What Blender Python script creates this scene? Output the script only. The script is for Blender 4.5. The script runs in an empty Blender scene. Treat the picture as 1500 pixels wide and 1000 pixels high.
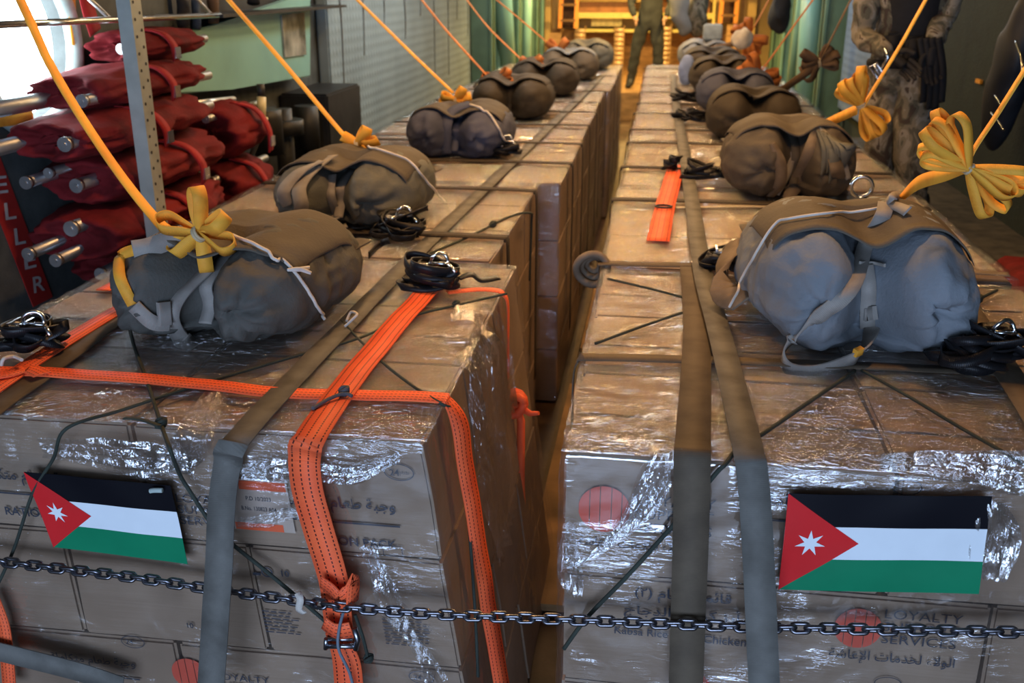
import bpy, bmesh, math, random
from mathutils import Vector, Matrix, noise
from mathutils.bvhtree import BVHTree
random.seed(7)
V = Vector
SC = bpy.context.scene
COL = SC.collection
PI = math.pi

# ------------------------------------------------------------------ camera, world, lights, exposure
FPX, PITCH, YAW = 1446.0, math.radians(20.1), math.radians(8.3)
CAM = V((0, 0, 1.883))
cd = bpy.data.cameras.new('camera')
cam = bpy.data.objects.new('camera', cd)
COL.objects.link(cam)
cam.location = CAM
cam.rotation_euler = (PI/2 - PITCH, 0, YAW)
cd.sensor_width = 36.0
cd.lens = FPX/1500*36.0
cd.clip_start = 0.02
cd.dof.use_dof = True
cd.dof.focus_distance = 2.05
cd.dof.aperture_fstop = 5.0
SC.camera = cam

SC.view_settings.view_transform = 'Standard'
SC.view_settings.look = 'None'
SC.view_settings.gamma = 1.0
SC.view_settings.use_curve_mapping = False
SC.view_settings.exposure = 0.25

w = bpy.data.worlds.new('world')
SC.world = w
w.use_nodes = True
w.node_tree.nodes['Background'].inputs[0].default_value = (0.62, 0.8, 1.0, 1)
w.node_tree.nodes['Background'].inputs[1].default_value = 0.6


def light(name, kind, loc, energy, color, size=0.1, aim=None, size_y=None, spread=None):
    d = bpy.data.lights.new(name, kind)
    d.energy = energy
    d.color = color
    if kind == 'AREA':
        d.size = size
        if size_y:
            d.shape = 'RECTANGLE'
            d.size_y = size_y
        if spread:
            d.spread = spread
    else:
        d.shadow_soft_size = size
    o = bpy.data.objects.new(name, d)
    COL.objects.link(o)
    o.location = loc
    if aim is not None:
        o.rotation_euler = (V(aim) - V(loc)).to_track_quat('-Z', 'Y').to_euler()
    return o


# daylight through the open ramp behind the camera
light('ramp_daylight', 'AREA', (-0.3, -3.2, 1.25), 190, (0.50, 0.67, 1.0), 3.4, (-0.3, 3, 1.0), 1.7)
# warm cabin lamps along the ceiling, shining down on the cargo
WARM = (1.0, 0.53, 0.21)
for i, (x, y, e) in enumerate([(-0.9, 2.7, 52), (0.5, 2.8, 52), (-0.9, 4.5, 50), (0.5, 4.5, 50), (-0.4, 6.3, 56), (-0.4, 8.2, 60), (-0.4, 10.1, 70),
                               (-0.4, 12.2, 170), (-1.2, 14.2, 230), (0.6, 14.2, 230), (-0.3, 15.9, 280)]):
    o = light('cabin_lamp_light', 'SPOT', (x, y, 2.62), e, WARM if i < 7 else (1.0, 0.62, 0.18), 0.07, (x, y, 0))
    o.data.spot_size = math.radians(104 if i < 7 else 170)
    o.data.spot_blend = 0.6
# rows of tiny weak point lights added to put glints on the film
for i in range(8):
    for x in (-1.0, -0.3, 0.4):
        light('glint_light', 'POINT', (x+0.06*(i % 2), 3.2+0.95*i, 2.6), 9.0, (1.0, 0.60, 0.26), 0.03)
# cool fill lights, added out of view to brighten the side walls
light('cool_wall_fill', 'AREA', (-0.9, 7.6, 2.7), 34, (0.72, 0.90, 1.0), 3.6, (-2.3, 7.8, 1.2), 0.12)
light('cool_wall_fill', 'AREA', (0.4, 11.2, 2.7), 30, (0.66, 0.84, 1.0), 3.0, (2.0, 11.0, 1.0), 0.12)
light('cool_wall_fill', 'AREA', (-1.0, 13.0, 2.7), 22, (0.75, 1.0, 0.9), 2.6, (-2.3, 13.4, 1.0), 0.12)

# ------------------------------------------------------------------ picture rays (for measuring the place)
_F = V((-math.sin(YAW)*math.cos(PITCH), math.cos(YAW)*math.cos(PITCH), -math.sin(PITCH)))
_R = V((math.cos(YAW), math.sin(YAW), 0))
_U = _R.cross(_F)


def ray(x, y):
    return _F + _R*((x-750)/FPX) - _U*((y-500)/FPX)


def atz(x, y, z):
    r = ray(x, y)
    return CAM + r*((z-CAM.z)/r.z)


def aty(x, y, Y):
    r = ray(x, y)
    return CAM + r*(Y/r.y)


def atx(x, y, X):
    r = ray(x, y)
    return CAM + r*(X/r.x)


# ------------------------------------------------------------------ materials
MATS = {}


def nodes(name):
    m = bpy.data.materials.new(name)
    m.use_nodes = True
    nt = m.node_tree
    return m, nt, nt.nodes['Principled BSDF'], nt.nodes['Material Output']


def N(nt, t, **kw):
    n = nt.nodes.new(t)
    for k, v in kw.items():
        if k in ('operation', 'blend_type', 'data_type', 'wave_type', 'bands_direction', 'noise_dimensions', 'feature', 'noise_type'):
            setattr(n, k, v)
        else:
            n.inputs[k.replace('_', ' ')].default_value = v
    return n


def mat(name, col, rough=0.7, metal=0.0, var=0.18, scale=12.0, bump=0.0, bscale=60.0, col2=None, spec=0.4, stretch=(1, 1, 1), coat=0.0, sheen=0.0):
    """plain surface with cloudy colour variation and an optional fine bump"""
    if name in MATS:
        return MATS[name]
    m, nt, b, out = nodes(name)
    tc = N(nt, 'ShaderNodeTexCoord')
    mp = N(nt, 'ShaderNodeMapping')
    mp.inputs['Scale'].default_value = stretch
    nt.links.new(tc.outputs['Object'], mp.inputs['Vector'])
    nz = N(nt, 'ShaderNodeTexNoise', Scale=scale, Detail=4.0)
    nt.links.new(mp.outputs[0], nz.inputs['Vector'])
    mx = N(nt, 'ShaderNodeMix', data_type='RGBA')
    c2 = col2 or tuple(max(0, c*(1-var*2)) for c in col)
    mx.inputs[6].default_value = (*col, 1)
    mx.inputs[7].default_value = (*c2, 1)
    rp = N(nt, 'ShaderNodeMapRange')
    rp.inputs[1].default_value = 0.35
    rp.inputs[2].default_value = 0.7
    nt.links.new(nz.outputs[0], rp.inputs[0])
    nt.links.new(rp.outputs[0], mx.inputs[0])
    nt.links.new(mx.outputs[2], b.inputs['Base Color'])
    b.inputs['Roughness'].default_value = rough
    b.inputs['Metallic'].default_value = metal
    b.inputs['Specular IOR Level'].default_value = spec
    b.inputs['Coat Weight'].default_value = coat
    b.inputs['Sheen Weight'].default_value = sheen
    if bump:
        n2 = N(nt, 'ShaderNodeTexNoise', Scale=bscale, Detail=3.0)
        nt.links.new(mp.outputs[0], n2.inputs['Vector'])
        bp = N(nt, 'ShaderNodeBump', Strength=bump, Distance=0.004)
        nt.links.new(n2.outputs[0], bp.inputs['Height'])
        nt.links.new(bp.outputs[0], b.inputs['Normal'])
    MATS[name] = m
    return m


def glow(name, col, s):
    if name in MATS:
        return MATS[name]
    m, nt, b, out = nodes(name)
    b.inputs['Base Color'].default_value = (0.8, 0.8, 0.8, 1)
    b.inputs['Emission Color'].default_value = (*col, 1)
    b.inputs['Emission Strength'].default_value = s
    MATS[name] = m
    return m


def webbing(name, col, dark=None, stitch=None, rough=0.75):
    """woven strap; UV: u in metres along, v 0..1 across"""
    if name in MATS:
        return MATS[name]
    m, nt, b, out = nodes(name)
    uv = N(nt, 'ShaderNodeUVMap')
    sp = N(nt, 'ShaderNodeSeparateXYZ')
    nt.links.new(uv.outputs[0], sp.inputs[0])
    tc = N(nt, 'ShaderNodeTexCoord')
    nz = N(nt, 'ShaderNodeTexNoise', Scale=14.0, Detail=5.0)
    nt.links.new(tc.outputs['Object'], nz.inputs['Vector'])
    mx = N(nt, 'ShaderNodeMix', data_type='RGBA')
    mx.inputs[6].default_value = (*col, 1)
    mx.inputs[7].default_value = (*(dark or tuple(c*0.55 for c in col)), 1)
    rp = N(nt, 'ShaderNodeMapRange')
    rp.inputs[1].default_value = 0.4
    rp.inputs[2].default_value = 0.72
    nt.links.new(nz.outputs[0], rp.inputs[0])
    nt.links.new(rp.outputs[0], mx.inputs[0])
    cur = mx.outputs[2]
    if stitch:
        # dashed stitching rows across the strap
        vm = N(nt, 'ShaderNodeMath', operation='MULTIPLY')
        vm.inputs[1].default_value = stitch
        nt.links.new(sp.outputs[1], vm.inputs[0])
        fr = N(nt, 'ShaderNodeMath', operation='FRACT')
        nt.links.new(vm.outputs[0], fr.inputs[0])
        d = N(nt, 'ShaderNodeMath', operation='SUBTRACT')
        d.inputs[1].default_value = 0.5
        nt.links.new(fr.outputs[0], d.inputs[0])
        a = N(nt, 'ShaderNodeMath', operation='ABSOLUTE')
        nt.links.new(d.outputs[0], a.inputs[0])
        lt = N(nt, 'ShaderNodeMath', operation='LESS_THAN')
        lt.inputs[1].default_value = 0.09
        nt.links.new(a.outputs[0], lt.inputs[0])
        um = N(nt, 'ShaderNodeMath', operation='MULTIPLY')
        um.inputs[1].default_value = 110.0
        nt.links.new(sp.outputs[0], um.inputs[0])
        uf = N(nt, 'ShaderNodeMath', operation='FRACT')
        nt.links.new(um.outputs[0], uf.inputs[0])
        ul = N(nt, 'ShaderNodeMath', operation='LESS_THAN')
        ul.inputs[1].default_value = 0.6
        nt.links.new(uf.outputs[0], ul.inputs[0])
        mm = N(nt, 'ShaderNodeMath', operation='MULTIPLY')
        nt.links.new(lt.outputs[0], mm.inputs[0])
        nt.links.new(ul.outputs[0], mm.inputs[1])
        m2 = N(nt, 'ShaderNodeMix', data_type='RGBA')
        m2.inputs[7].default_value = (0.08, 0.02, 0.015, 1)
        nt.links.new(mm.outputs[0], m2.inputs[0])
        nt.links.new(cur, m2.inputs[6])
        cur = m2.outputs[2]
    nt.links.new(cur, b.inputs['Base Color'])
    b.inputs['Roughness'].default_value = rough
    b.inputs['Specular IOR Level'].default_value = 0.25
    wv = N(nt, 'ShaderNodeTexWave', Scale=90.0, Distortion=0.3)
    nt.links.new(uv.outputs[0], wv.inputs['Vector'])
    bp = N(nt, 'ShaderNodeBump', Strength=0.25, Distance=0.001)
    nt.links.new(wv.outputs[1], bp.inputs['Height'])
    nt.links.new(bp.outputs[0], b.inputs['Normal'])
    MATS[name] = m
    return m


def cardboard_material():
    m, nt, b, out = nodes('cardboard')
    tc = N(nt, 'ShaderNodeTexCoord')
    oi = N(nt, 'ShaderNodeObjectInfo')
    nz = N(nt, 'ShaderNodeTexNoise', Scale=5.0, Detail=5.0)
    nt.links.new(tc.outputs['Object'], nz.inputs['Vector'])
    mp = N(nt, 'ShaderNodeMapping')
    mp.inputs['Scale'].default_value = (3, 3, 260)
    nt.links.new(tc.outputs['Object'], mp.inputs['Vector'])
    fl = N(nt, 'ShaderNodeTexNoise', Scale=1.0, Detail=2.0)
    nt.links.new(mp.outputs[0], fl.inputs['Vector'])
    ad = N(nt, 'ShaderNodeMath', operation='ADD')
    nt.links.new(nz.outputs[0], ad.inputs[0])
    ml = N(nt, 'ShaderNodeMath', operation='MULTIPLY')
    ml.inputs[1].default_value = 0.35
    nt.links.new(fl.outputs[0], ml.inputs[0])
    nt.links.new(ml.outputs[0], ad.inputs[1])
    mr = N(nt, 'ShaderNodeMath', operation='MULTIPLY')
    mr.inputs[1].default_value = 0.42
    nt.links.new(oi.outputs['Random'], mr.inputs[0])
    a2 = N(nt, 'ShaderNodeMath', operation='ADD')
    nt.links.new(ad.outputs[0], a2.inputs[0])
    nt.links.new(mr.outputs[0], a2.inputs[1])
    rp = N(nt, 'ShaderNodeMapRange')
    rp.inputs[1].default_value = 0.45
    rp.inputs[2].default_value = 1.05
    nt.links.new(a2.outputs[0], rp.inputs[0])
    mx = N(nt, 'ShaderNodeMix', data_type='RGBA')
    mx.inputs[6].default_value = (0.38, 0.285, 0.205, 1)
    mx.inputs[7].default_value = (0.265, 0.185, 0.125, 1)
    nt.links.new(rp.outputs[0], mx.inputs[0])
    nt.links.new(mx.outputs[2], b.inputs['Base Color'])
    b.inputs['Roughness'].default_value = 0.75
    b.inputs['Specular IOR Level'].default_value = 0.25
    bp = N(nt, 'ShaderNodeBump', Strength=0.15, Distance=0.002)
    nt.links.new(fl.outputs[0], bp.inputs['Height'])
    nt.links.new(bp.outputs[0], b.inputs['Normal'])
    MATS['cardboard'] = m
    return m


def film_material(name, lo, hi, haze, stretch=(4, 14, 14), rough=0.10, bumpd=0.02, calm=None):
    """clear stretch film: mostly see-through, glossy crinkles, a little milky where it bunches"""
    m, nt, b, out = nodes(name)
    nt.nodes.remove(b)
    tc = N(nt, 'ShaderNodeTexCoord')
    mp = N(nt, 'ShaderNodeMapping')
    mp.inputs['Scale'].default_value = stretch
    nt.links.new(tc.outputs['Object'], mp.inputs['Vector'])
    n1 = N(nt, 'ShaderNodeTexNoise', noise_type='RIDGED_MULTIFRACTAL', Scale=1.0, Detail=6.0, Roughness=0.55, Distortion=0.9)
    n1.normalize = True
    nt.links.new(mp.outputs[0], n1.inputs['Vector'])
    n2 = N(nt, 'ShaderNodeTexNoise', Scale=3.2, Detail=4.0, Distortion=1.6)
    nt.links.new(mp.outputs[0], n2.inputs['Vector'])
    sm = N(nt, 'ShaderNodeMath', operation='ADD')
    h2 = N(nt, 'ShaderNodeMath', operation='MULTIPLY')
    h2.inputs[1].default_value = 0.45
    nt.links.new(n2.outputs[0], h2.inputs[0])
    nt.links.new(n1.outputs[0], sm.inputs[0])
    nt.links.new(h2.outputs[0], sm.inputs[1])
    bp = N(nt, 'ShaderNodeBump', Strength=1.0, Distance=bumpd)
    nt.links.new(sm.outputs[0], bp.inputs['Height'])
    if calm:     # smooth, tightly stretched stretches between the crumpled ones
        cn = N(nt, 'ShaderNodeTexNoise', Scale=calm[0], Detail=3.0, Distortion=0.6)
        nt.links.new(tc.outputs['Object'], cn.inputs['Vector'])
        cr_ = N(nt, 'ShaderNodeMapRange')
        cr_.inputs[1].default_value = calm[1]
        cr_.inputs[2].default_value = calm[2]
        cr_.inputs[3].default_value = 0.04
        nt.links.new(cn.outputs[0], cr_.inputs[0])
        cm_ = N(nt, 'ShaderNodeMath', operation='MULTIPLY')
        nt.links.new(sm.outputs[0], cm_.inputs[0])
        nt.links.new(cr_.outputs[0], cm_.inputs[1])
        nt.links.new(cm_.outputs[0], bp.inputs['Height'])
    gl = N(nt, 'ShaderNodeBsdfGlossy', Roughness=rough)
    gl.inputs['Color'].default_value = (1, 1, 1, 1)
    nt.links.new(bp.outputs[0], gl.inputs['Normal'])
    tr = N(nt, 'ShaderNodeBsdfTransparent')
    tr.inputs['Color'].default_value = (0.97, 0.97, 0.97, 1)
    df = N(nt, 'ShaderNodeBsdfDiffuse')
    df.inputs['Color'].default_value = (0.85, 0.87, 0.9, 1)
    big = N(nt, 'ShaderNodeTexNoise', Scale=2.6, Detail=5.0, Distortion=1.0)
    nt.links.new(tc.outputs['Object'], big.inputs['Vector'])
    r1 = N(nt, 'ShaderNodeMapRange')
    r1.inputs[1].default_value = 0.38
    r1.inputs[2].default_value = 0.66
    r1.inputs[3].default_value = lo
    r1.inputs[4].default_value = hi
    nt.links.new(big.outputs[0], r1.inputs[0])
    r2 = N(nt, 'ShaderNodeMapRange')
    r2.inputs[1].default_value = 0.48
    r2.inputs[2].default_value = 0.75
    r2.inputs[3].default_value = 0.01
    r2.inputs[4].default_value = haze
    nt.links.new(n1.outputs[0], r2.inputs[0])
    m1 = N(nt, 'ShaderNodeMixShader')
    nt.links.new(r1.outputs[0], m1.inputs[0])
    nt.links.new(tr.outputs[0], m1.inputs[1])
    nt.links.new(gl.outputs[0], m1.inputs[2])
    m2 = N(nt, 'ShaderNodeMixShader')
    nt.links.new(r2.outputs[0], m2.inputs[0])
    nt.links.new(m1.outputs[0], m2.inputs[1])
    nt.links.new(df.outputs[0], m2.inputs[2])
    nt.links.new(m2.outputs[0], out.inputs['Surface'])
    MATS[name] = m
    return m


def quilt(name, col, n=18.0):
    m = mat(name, col, 0.8, var=0.12, scale=2.0)
    nt = m.node_tree
    b = nt.nodes['Principled BSDF']
    tc = N(nt, 'ShaderNodeTexCoord')
    hs = []
    for d in ('Y', 'Z'):
        wv = N(nt, 'ShaderNodeTexWave', Scale=n, Distortion=0.6)
        wv.bands_direction = d
        nt.links.new(tc.outputs['Object'], wv.inputs['Vector'])
        hs.append(wv)
    mn = N(nt, 'ShaderNodeMath', operation='MULTIPLY')
    nt.links.new(hs[0].outputs[1], mn.inputs[0])
    nt.links.new(hs[1].outputs[1], mn.inputs[1])
    bp = N(nt, 'ShaderNodeBump', Strength=0.5, Distance=0.010)
    nt.links.new(mn.outputs[0], bp.inputs['Height'])
    nt.links.new(bp.outputs[0], b.inputs['Normal'])
    return m


def camo_material():
    m, nt, b, out = nodes('camouflage_cloth')
    tc = N(nt, 'ShaderNodeTexCoord')
    mp = N(nt, 'ShaderNodeMapping')
    mp.inputs['Scale'].default_value = (1.3, 1.3, 0.8)
    nt.links.new(tc.outputs['Object'], mp.inputs['Vector'])
    nz = N(nt, 'ShaderNodeTexNoise', Scale=9.0, Detail=3.0, Distortion=1.2)
    nt.links.new(mp.outputs[0], nz.inputs['Vector'])
    cr = N(nt, 'ShaderNodeValToRGB')
    e = cr.color_ramp
    e.interpolation = 'CONSTANT'
    e.elements[0].position = 0.0
    e.elements[0].color = (0.05, 0.035, 0.025, 1)
    e.elements[1].position = 0.40
    e.elements[1].color = (0.085, 0.08, 0.055, 1)
    for p, c in ((0.47, (0.17, 0.145, 0.10, 1)), (0.55, (0.25, 0.22, 0.17, 1)), (0.63, (0.07, 0.05, 0.035, 1))):
        x = e.elements.new(p)
        x.color = c
    nt.links.new(nz.outputs[0], cr.inputs[0])
    nt.links.new(cr.outputs[0], b.inputs['Base Color'])
    b.inputs['Roughness'].default_value = 0.9
    MATS['camo'] = m
    return m


CARD = cardboard_material()
FILM = film_material('stretch_film', 0.26, 0.58, 0.03, (20, 52, 36), 0.08, 0.020)
FILMS_ = film_material('tight_stretch_film', 0.06, 0.26, 0.02, (8, 24, 34), 0.06, 0.009, (5.0, 0.46, 0.66))
FOLD = film_material('bunched_film', 0.22, 0.55, 0.14, (20, 20, 7), 0.09, 0.016)
CAMO = camo_material()
INK = mat('printed_ink', (0.035, 0.04, 0.06), 0.7)
LOGO = mat('logo_red', (0.62, 0.085, 0.045), 0.6, var=0.05)
LABELO = mat('label_orange', (0.75, 0.11, 0.03), 0.6, var=0.05)
LABELP = mat('label_paper', (0.45, 0.36, 0.29), 0.6, var=0.05)
TAPE = mat('packing_tape', (0.31, 0.2, 0.115), 0.55, var=0.1)
OLIVE = webbing('olive_webbing', (0.115, 0.088, 0.06), (0.075, 0.057, 0.04))
GREYW = webbing('grey_olive_webbing', (0.15, 0.145, 0.13), (0.085, 0.08, 0.07))
ORANGE = webbing('orange_webbing', (0.95, 0.15, 0.05), (0.85, 0.11, 0.04), 4.0, 0.6)
YELLOW = webbing('yellow_webbing', (0.80, 0.40, 0.045), (0.68, 0.28, 0.03), None, 0.65)
DKW = webbing('dark_brown_webbing', (0.042, 0.032, 0.022), (0.028, 0.02, 0.014))
TANW = webbing('tan_webbing', (0.20, 0.155, 0.11), (0.12, 0.09, 0.06))
GREYSTRAP = webbing('grey_cotton_webbing', (0.30, 0.28, 0.25), (0.2, 0.18, 0.16))
BLACKW = webbing('black_webbing', (0.012, 0.012, 0.014), None, None, 0.4)
REDW = webbing('red_webbing', (0.30, 0.014, 0.016))
CORD = mat('dark_green_cord', (0.035, 0.045, 0.035), 0.8, bump=0.5, bscale=400)
WCORD = mat('white_cord', (0.72, 0.66, 0.58), 0.8, bump=0.4, bscale=400)
CHROME = mat('chrome', (0.75, 0.77, 0.8), 0.2, 1.0, var=0.05)
STEEL = mat('chain_steel', (0.24, 0.24, 0.27), 0.32, 1.0, var=0.2, scale=40)
ALU = mat('brushed_aluminium', (0.55, 0.57, 0.58), 0.4, 1.0, var=0.1)
REDC = mat('red_seat_canvas', (0.16, 0.010, 0.013), 0.85, var=0.25, scale=9, bump=0.5, bscale=60, spec=.2)
BLACKR = mat('black_rubber', (0.015, 0.015, 0.017), 0.5)
BLACKC = mat('black_cloth', (0.014, 0.014, 0.016), 0.85, bump=0.4)
SKIN = mat('skin', (0.45, 0.26, 0.17), 0.6, var=0.06)
HAIR = mat('dark_hair', (0.02, 0.015, 0.012), 0.6)
SUIT = mat('dark_flight_suit', (0.032, 0.036, 0.036), 0.85, bump=0.4)


# ------------------------------------------------------------------ object helpers
def link(name, bm, material, parent=None, smooth=False, recalc=True):
    me = bpy.data.meshes.new(name)
    if recalc:
        bmesh.ops.recalc_face_normals(bm, faces=bm.faces)
    bm.to_mesh(me)
    bm.free()
    for m in (material if isinstance(material, (list, tuple)) else [material]):
        me.materials.append(m)
    if smooth:
        me.polygons.foreach_set('use_smooth', [True]*len(me.polygons))
    o = bpy.data.objects.new(name, me)
    COL.objects.link(o)
    if parent is not None:
        o.parent = parent
        o.matrix_parent_inverse = Matrix.Translation(-parent.location) if parent.rotation_euler[2] == 0 else parent.matrix_basis.inverted()
    return o


def tag(o, label, cat, group=None):
    o['label'] = label
    o['category'] = cat
    if group:
        o['group'] = group
    return o


def empty(name, loc, label, cat, group=None):
    o = bpy.data.objects.new(name, None)
    o.empty_display_size = 0.05
    COL.objects.link(o)
    o.location = loc
    return tag(o, label, cat, group)


def struct(name, bm, m, smooth=False):
    o = link(name, bm, m, None, smooth)
    o['kind'] = 'structure'
    return o


def box(bm, lo, hi, mi=0):
    vs = [bm.verts.new((x, y, z)) for x in (lo[0], hi[0]) for y in (lo[1], hi[1]) for z in (lo[2], hi[2])]
    for f in ((0, 1, 3, 2), (4, 6, 7, 5), (0, 4, 5, 1), (2, 3, 7, 6), (0, 2, 6, 4), (1, 5, 7, 3)):
        bm.faces.new([vs[i] for i in f]).material_index = mi
    return vs


def prism(bm, pts, off, mi=0):
    """closed outline pts (3-D) extruded by vector off"""
    a = [bm.verts.new(p) for p in pts]
    b = [bm.verts.new(V(p)+V(off)) for p in pts]
    n = len(pts)
    for f in [a[::-1], b] + [[a[i], a[(i+1) % n], b[(i+1) % n], b[i]] for i in range(n)]:
        bm.faces.new(f).material_index = mi


def catmull(pts, k=8, closed=False):
    P = [V(p) for p in pts]
    if len(P) < 3 and not closed:
        return [P[0].lerp(P[-1], i/k) for i in range(k+1)]
    n = len(P)
    out = []
    for i in range(n if closed else n-1):
        if closed:
            p0, p1, p2, p3 = P[(i-1) % n], P[i], P[(i+1) % n], P[(i+2) % n]
        else:
            p0, p1, p2, p3 = P[max(i-1, 0)], P[i], P[i+1], P[min(i+2, n-1)]
        for j in range(k):
            t = j/k
            out.append(0.5*((2*p1)+(p2-p0)*t+(2*p0-5*p1+4*p2-p3)*t*t+(3*p1-p0-3*p2+p3)*t**3))
    if not closed:
        out.append(P[-1])
    return out


def tube(bm, pts, r, seg=8, closed=False, r1=None, mi=0):
    P = [V(p) for p in pts]
    n = len(P)
    rings = []
    up = None
    for i in range(n):
        if closed:
            t = P[(i+1) % n]-P[(i-1) % n]
        else:
            t = P[min(i+1, n-1)]-P[max(i-1, 0)]
        if t.length < 1e-9:
            t = V((0, 0, 1))
        t.normalize()
        if up is None:
            up = t.orthogonal().normalized()
        else:
            up = (up-t*up.dot(t))
            up = up.normalized() if up.length > 1e-6 else t.orthogonal().normalized()
        b = t.cross(up)
        rr = r if r1 is None else r+(r1-r)*i/max(1, n-1)
        rings.append([bm.verts.new(P[i]+(up*math.cos(2*PI*k/seg)+b*math.sin(2*PI*k/seg))*rr) for k in range(seg)])
    for i in range(n if closed else n-1):
        a, b = rings[i], rings[(i+1) % n]
        for k in range(seg):
            f = bm.faces.new((a[k], a[(k+1) % seg], b[(k+1) % seg], b[k]))
            f.smooth = True
            f.material_index = mi
    if not closed:
        bm.faces.new(rings[0][::-1]).material_index = mi
        bm.faces.new(rings[-1]).material_index = mi


def ribbon(bm, pts, width, wdir, thick=0.0025, k=6, closed=False, smooth=True, wob=0.0):
    """flat strap along pts. wdir: a width direction, or one per control point. UV u = metres, v = 0..1"""
    uvl = bm.loops.layers.uv.verify()
    if not isinstance(wdir, list):
        wl = [V(wdir)]*len(pts)
    else:
        wl = [V(x) for x in wdir]
    P = catmull(pts, k, closed) if smooth else [V(p) for p in pts]
    Wd = catmull(wl, k, closed) if smooth else wl
    wd = width if isinstance(width, list) else [width]*len(pts)
    Wl = [x.x for x in (catmull([V((q, 0, 0)) for q in wd], k, closed) if smooth else [V((q, 0, 0)) for q in wd])]
    n = len(P)
    secs, us = [], []
    u = 0
    for i in range(n):
        t = (P[(i+1) % n]-P[(i-1) % n]) if closed else (P[min(i+1, n-1)]-P[max(i-1, 0)])
        if t.length < 1e-9:
            t = V((0, 1, 0))
        t.normalize()
        wv = Wd[i]-t*Wd[i].dot(t)
        wv = wv.normalized() if wv.length > 1e-5 else t.orthogonal().normalized()
        nv = t.cross(wv)
        if i:
            u += (P[i]-P[i-1]).length
        us.append(u)
        c = P[i]
        if wob:
            c = c+nv*noise.noise(c*9)*wob
        h = wv*(Wl[i]/2)
        q = nv*(thick/2)
        secs.append([bm.verts.new(c+h+q), bm.verts.new(c-h+q), bm.verts.new(c-h-q), bm.verts.new(c+h-q)])
    vv = (1, 0, 0, 1)
    for i in range(n if closed else n-1):
        a, b = secs[i], secs[(i+1) % n]
        ub = us[(i+1) % n] if i+1 < n else u+0.02
        for j in range(4):
            j2 = (j+1) % 4
            f = bm.faces.new((a[j], a[j2], b[j2], b[j]))
            f.smooth = j in (0, 2)
            for lp, uvv in zip(f.loops, ((us[i], vv[j]), (us[i], vv[j2]), (ub, vv[j2]), (ub, vv[j]))):
                lp[uvl].uv = uvv
    if not closed:
        bm.faces.new(secs[0][::-1])
        bm.faces.new(secs[-1])


def strap(name, pts, width, wdir, m, label, cat='strap', group=None, thick=0.0025, k=6, parent=None, wob=0.0, smooth=True):
    bm = bmesh.new()
    ribbon(bm, pts, width, wdir, thick, k, wob=wob, smooth=smooth)
    o = link(name, bm, m, parent)
    if parent is None:
        tag(o, label, cat, group)
    return o


def rope(name, pts, r, m, label=None, cat='cord', group=None, k=8, parent=None, knots=()):
    bm = bmesh.new()
    tube(bm, catmull(pts, k), r, 7)
    o = link(name, bm, m, parent)
    if parent is None:
        tag(o, label, cat, group)
    for kp in knots:
        kb = bmesh.new()
        for a in range(3):
            ring = [V(kp)+V((math.cos(q)*r*2.2, math.sin(q)*r*(1.2+a*.5), math.sin(q+a)*r*1.8+r)) for q in [2*PI*j/10 for j in range(10)]]
            tube(kb, ring, r*1.05, 6, True)
        link('knot', kb, m, o)
    return o


# ------------------------------------------------------------------ lettering
SHAPES = {}
for ch, c, two in (('و', 0xFEED, 1), ('ج', 0xFE9D, 0), ('ب', 0xFE8F, 0), ('ة', 0xFE93, 1), ('ط', 0xFEC1, 0), ('ع', 0xFEC9, 0),
                   ('ا', 0xFE8D, 1), ('م', 0xFEE1, 0), ('ت', 0xFE95, 0), ('ك', 0xFED9, 0), ('ل', 0xFEDD, 0), ('خ', 0xFEA5, 0),
                   ('د', 0xFEA9, 1), ('إ', 0xFE87, 1), ('ش', 0xFEB5, 0), ('ق', 0xFED5, 0), ('ئ', 0xFE89, 0), ('أ', 0xFE83, 1),
                   ('ر', 0xFEAD, 1), ('ز', 0xFEAF, 1), ('س', 0xFEB1, 0), ('\ue001', 0xFEFB, 1), ('\ue002', 0xFEF9, 1)):
    SHAPES[ch] = (c, bool(two))


def arabic(s):
    s = s.replace('لا', '\ue001').replace('لإ', '\ue002')
    out = []
    for i, ch in enumerate(s):
        if ch not in SHAPES:
            out.append({'(': ')', ')': '('}.get(ch, ch))
            continue
        c, two = SHAPES[ch]
        prev = i > 0 and s[i-1] in SHAPES and not SHAPES[s[i-1]][1]
        nxt = (not two) and i+1 < len(s) and (s[i+1] in SHAPES)
        out.append(chr(c + (3 if prev and nxt else 2 if nxt else 1 if prev else 0)))
    return ''.join(out[::-1])


_tc = {}


def glyphs(s, bold=0.0):
    """flat polygons of a line of text, normalised to cap height about 0.7, starting at x = 0"""
    key = (s, bold)
    if key not in _tc:
        c = bpy.data.curves.new('t', 'FONT')
        c.body = s
        c.size = 1.0
        c.resolution_u = 3
        c.offset = bold
        o = bpy.data.objects.new('t', c)
        COL.objects.link(o)
        bpy.context.view_layer.update()
        dg = bpy.context.evaluated_depsgraph_get()
        me = bpy.data.meshes.new_from_object(o.evaluated_get(dg))
        vs = [(v.co.x, v.co.y) for v in me.vertices]
        fs = [tuple(p.vertices) for p in me.polygons]
        bpy.data.objects.remove(o)
        bpy.data.curves.remove(c)
        bpy.data.meshes.remove(me)
        x0 = min((v[0] for v in vs), default=0)
        x1 = max((v[0] for v in vs), default=1)
        _tc[key] = ([(a-x0, b) for a, b in vs], fs, x1-x0)
    return _tc[key]


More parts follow.
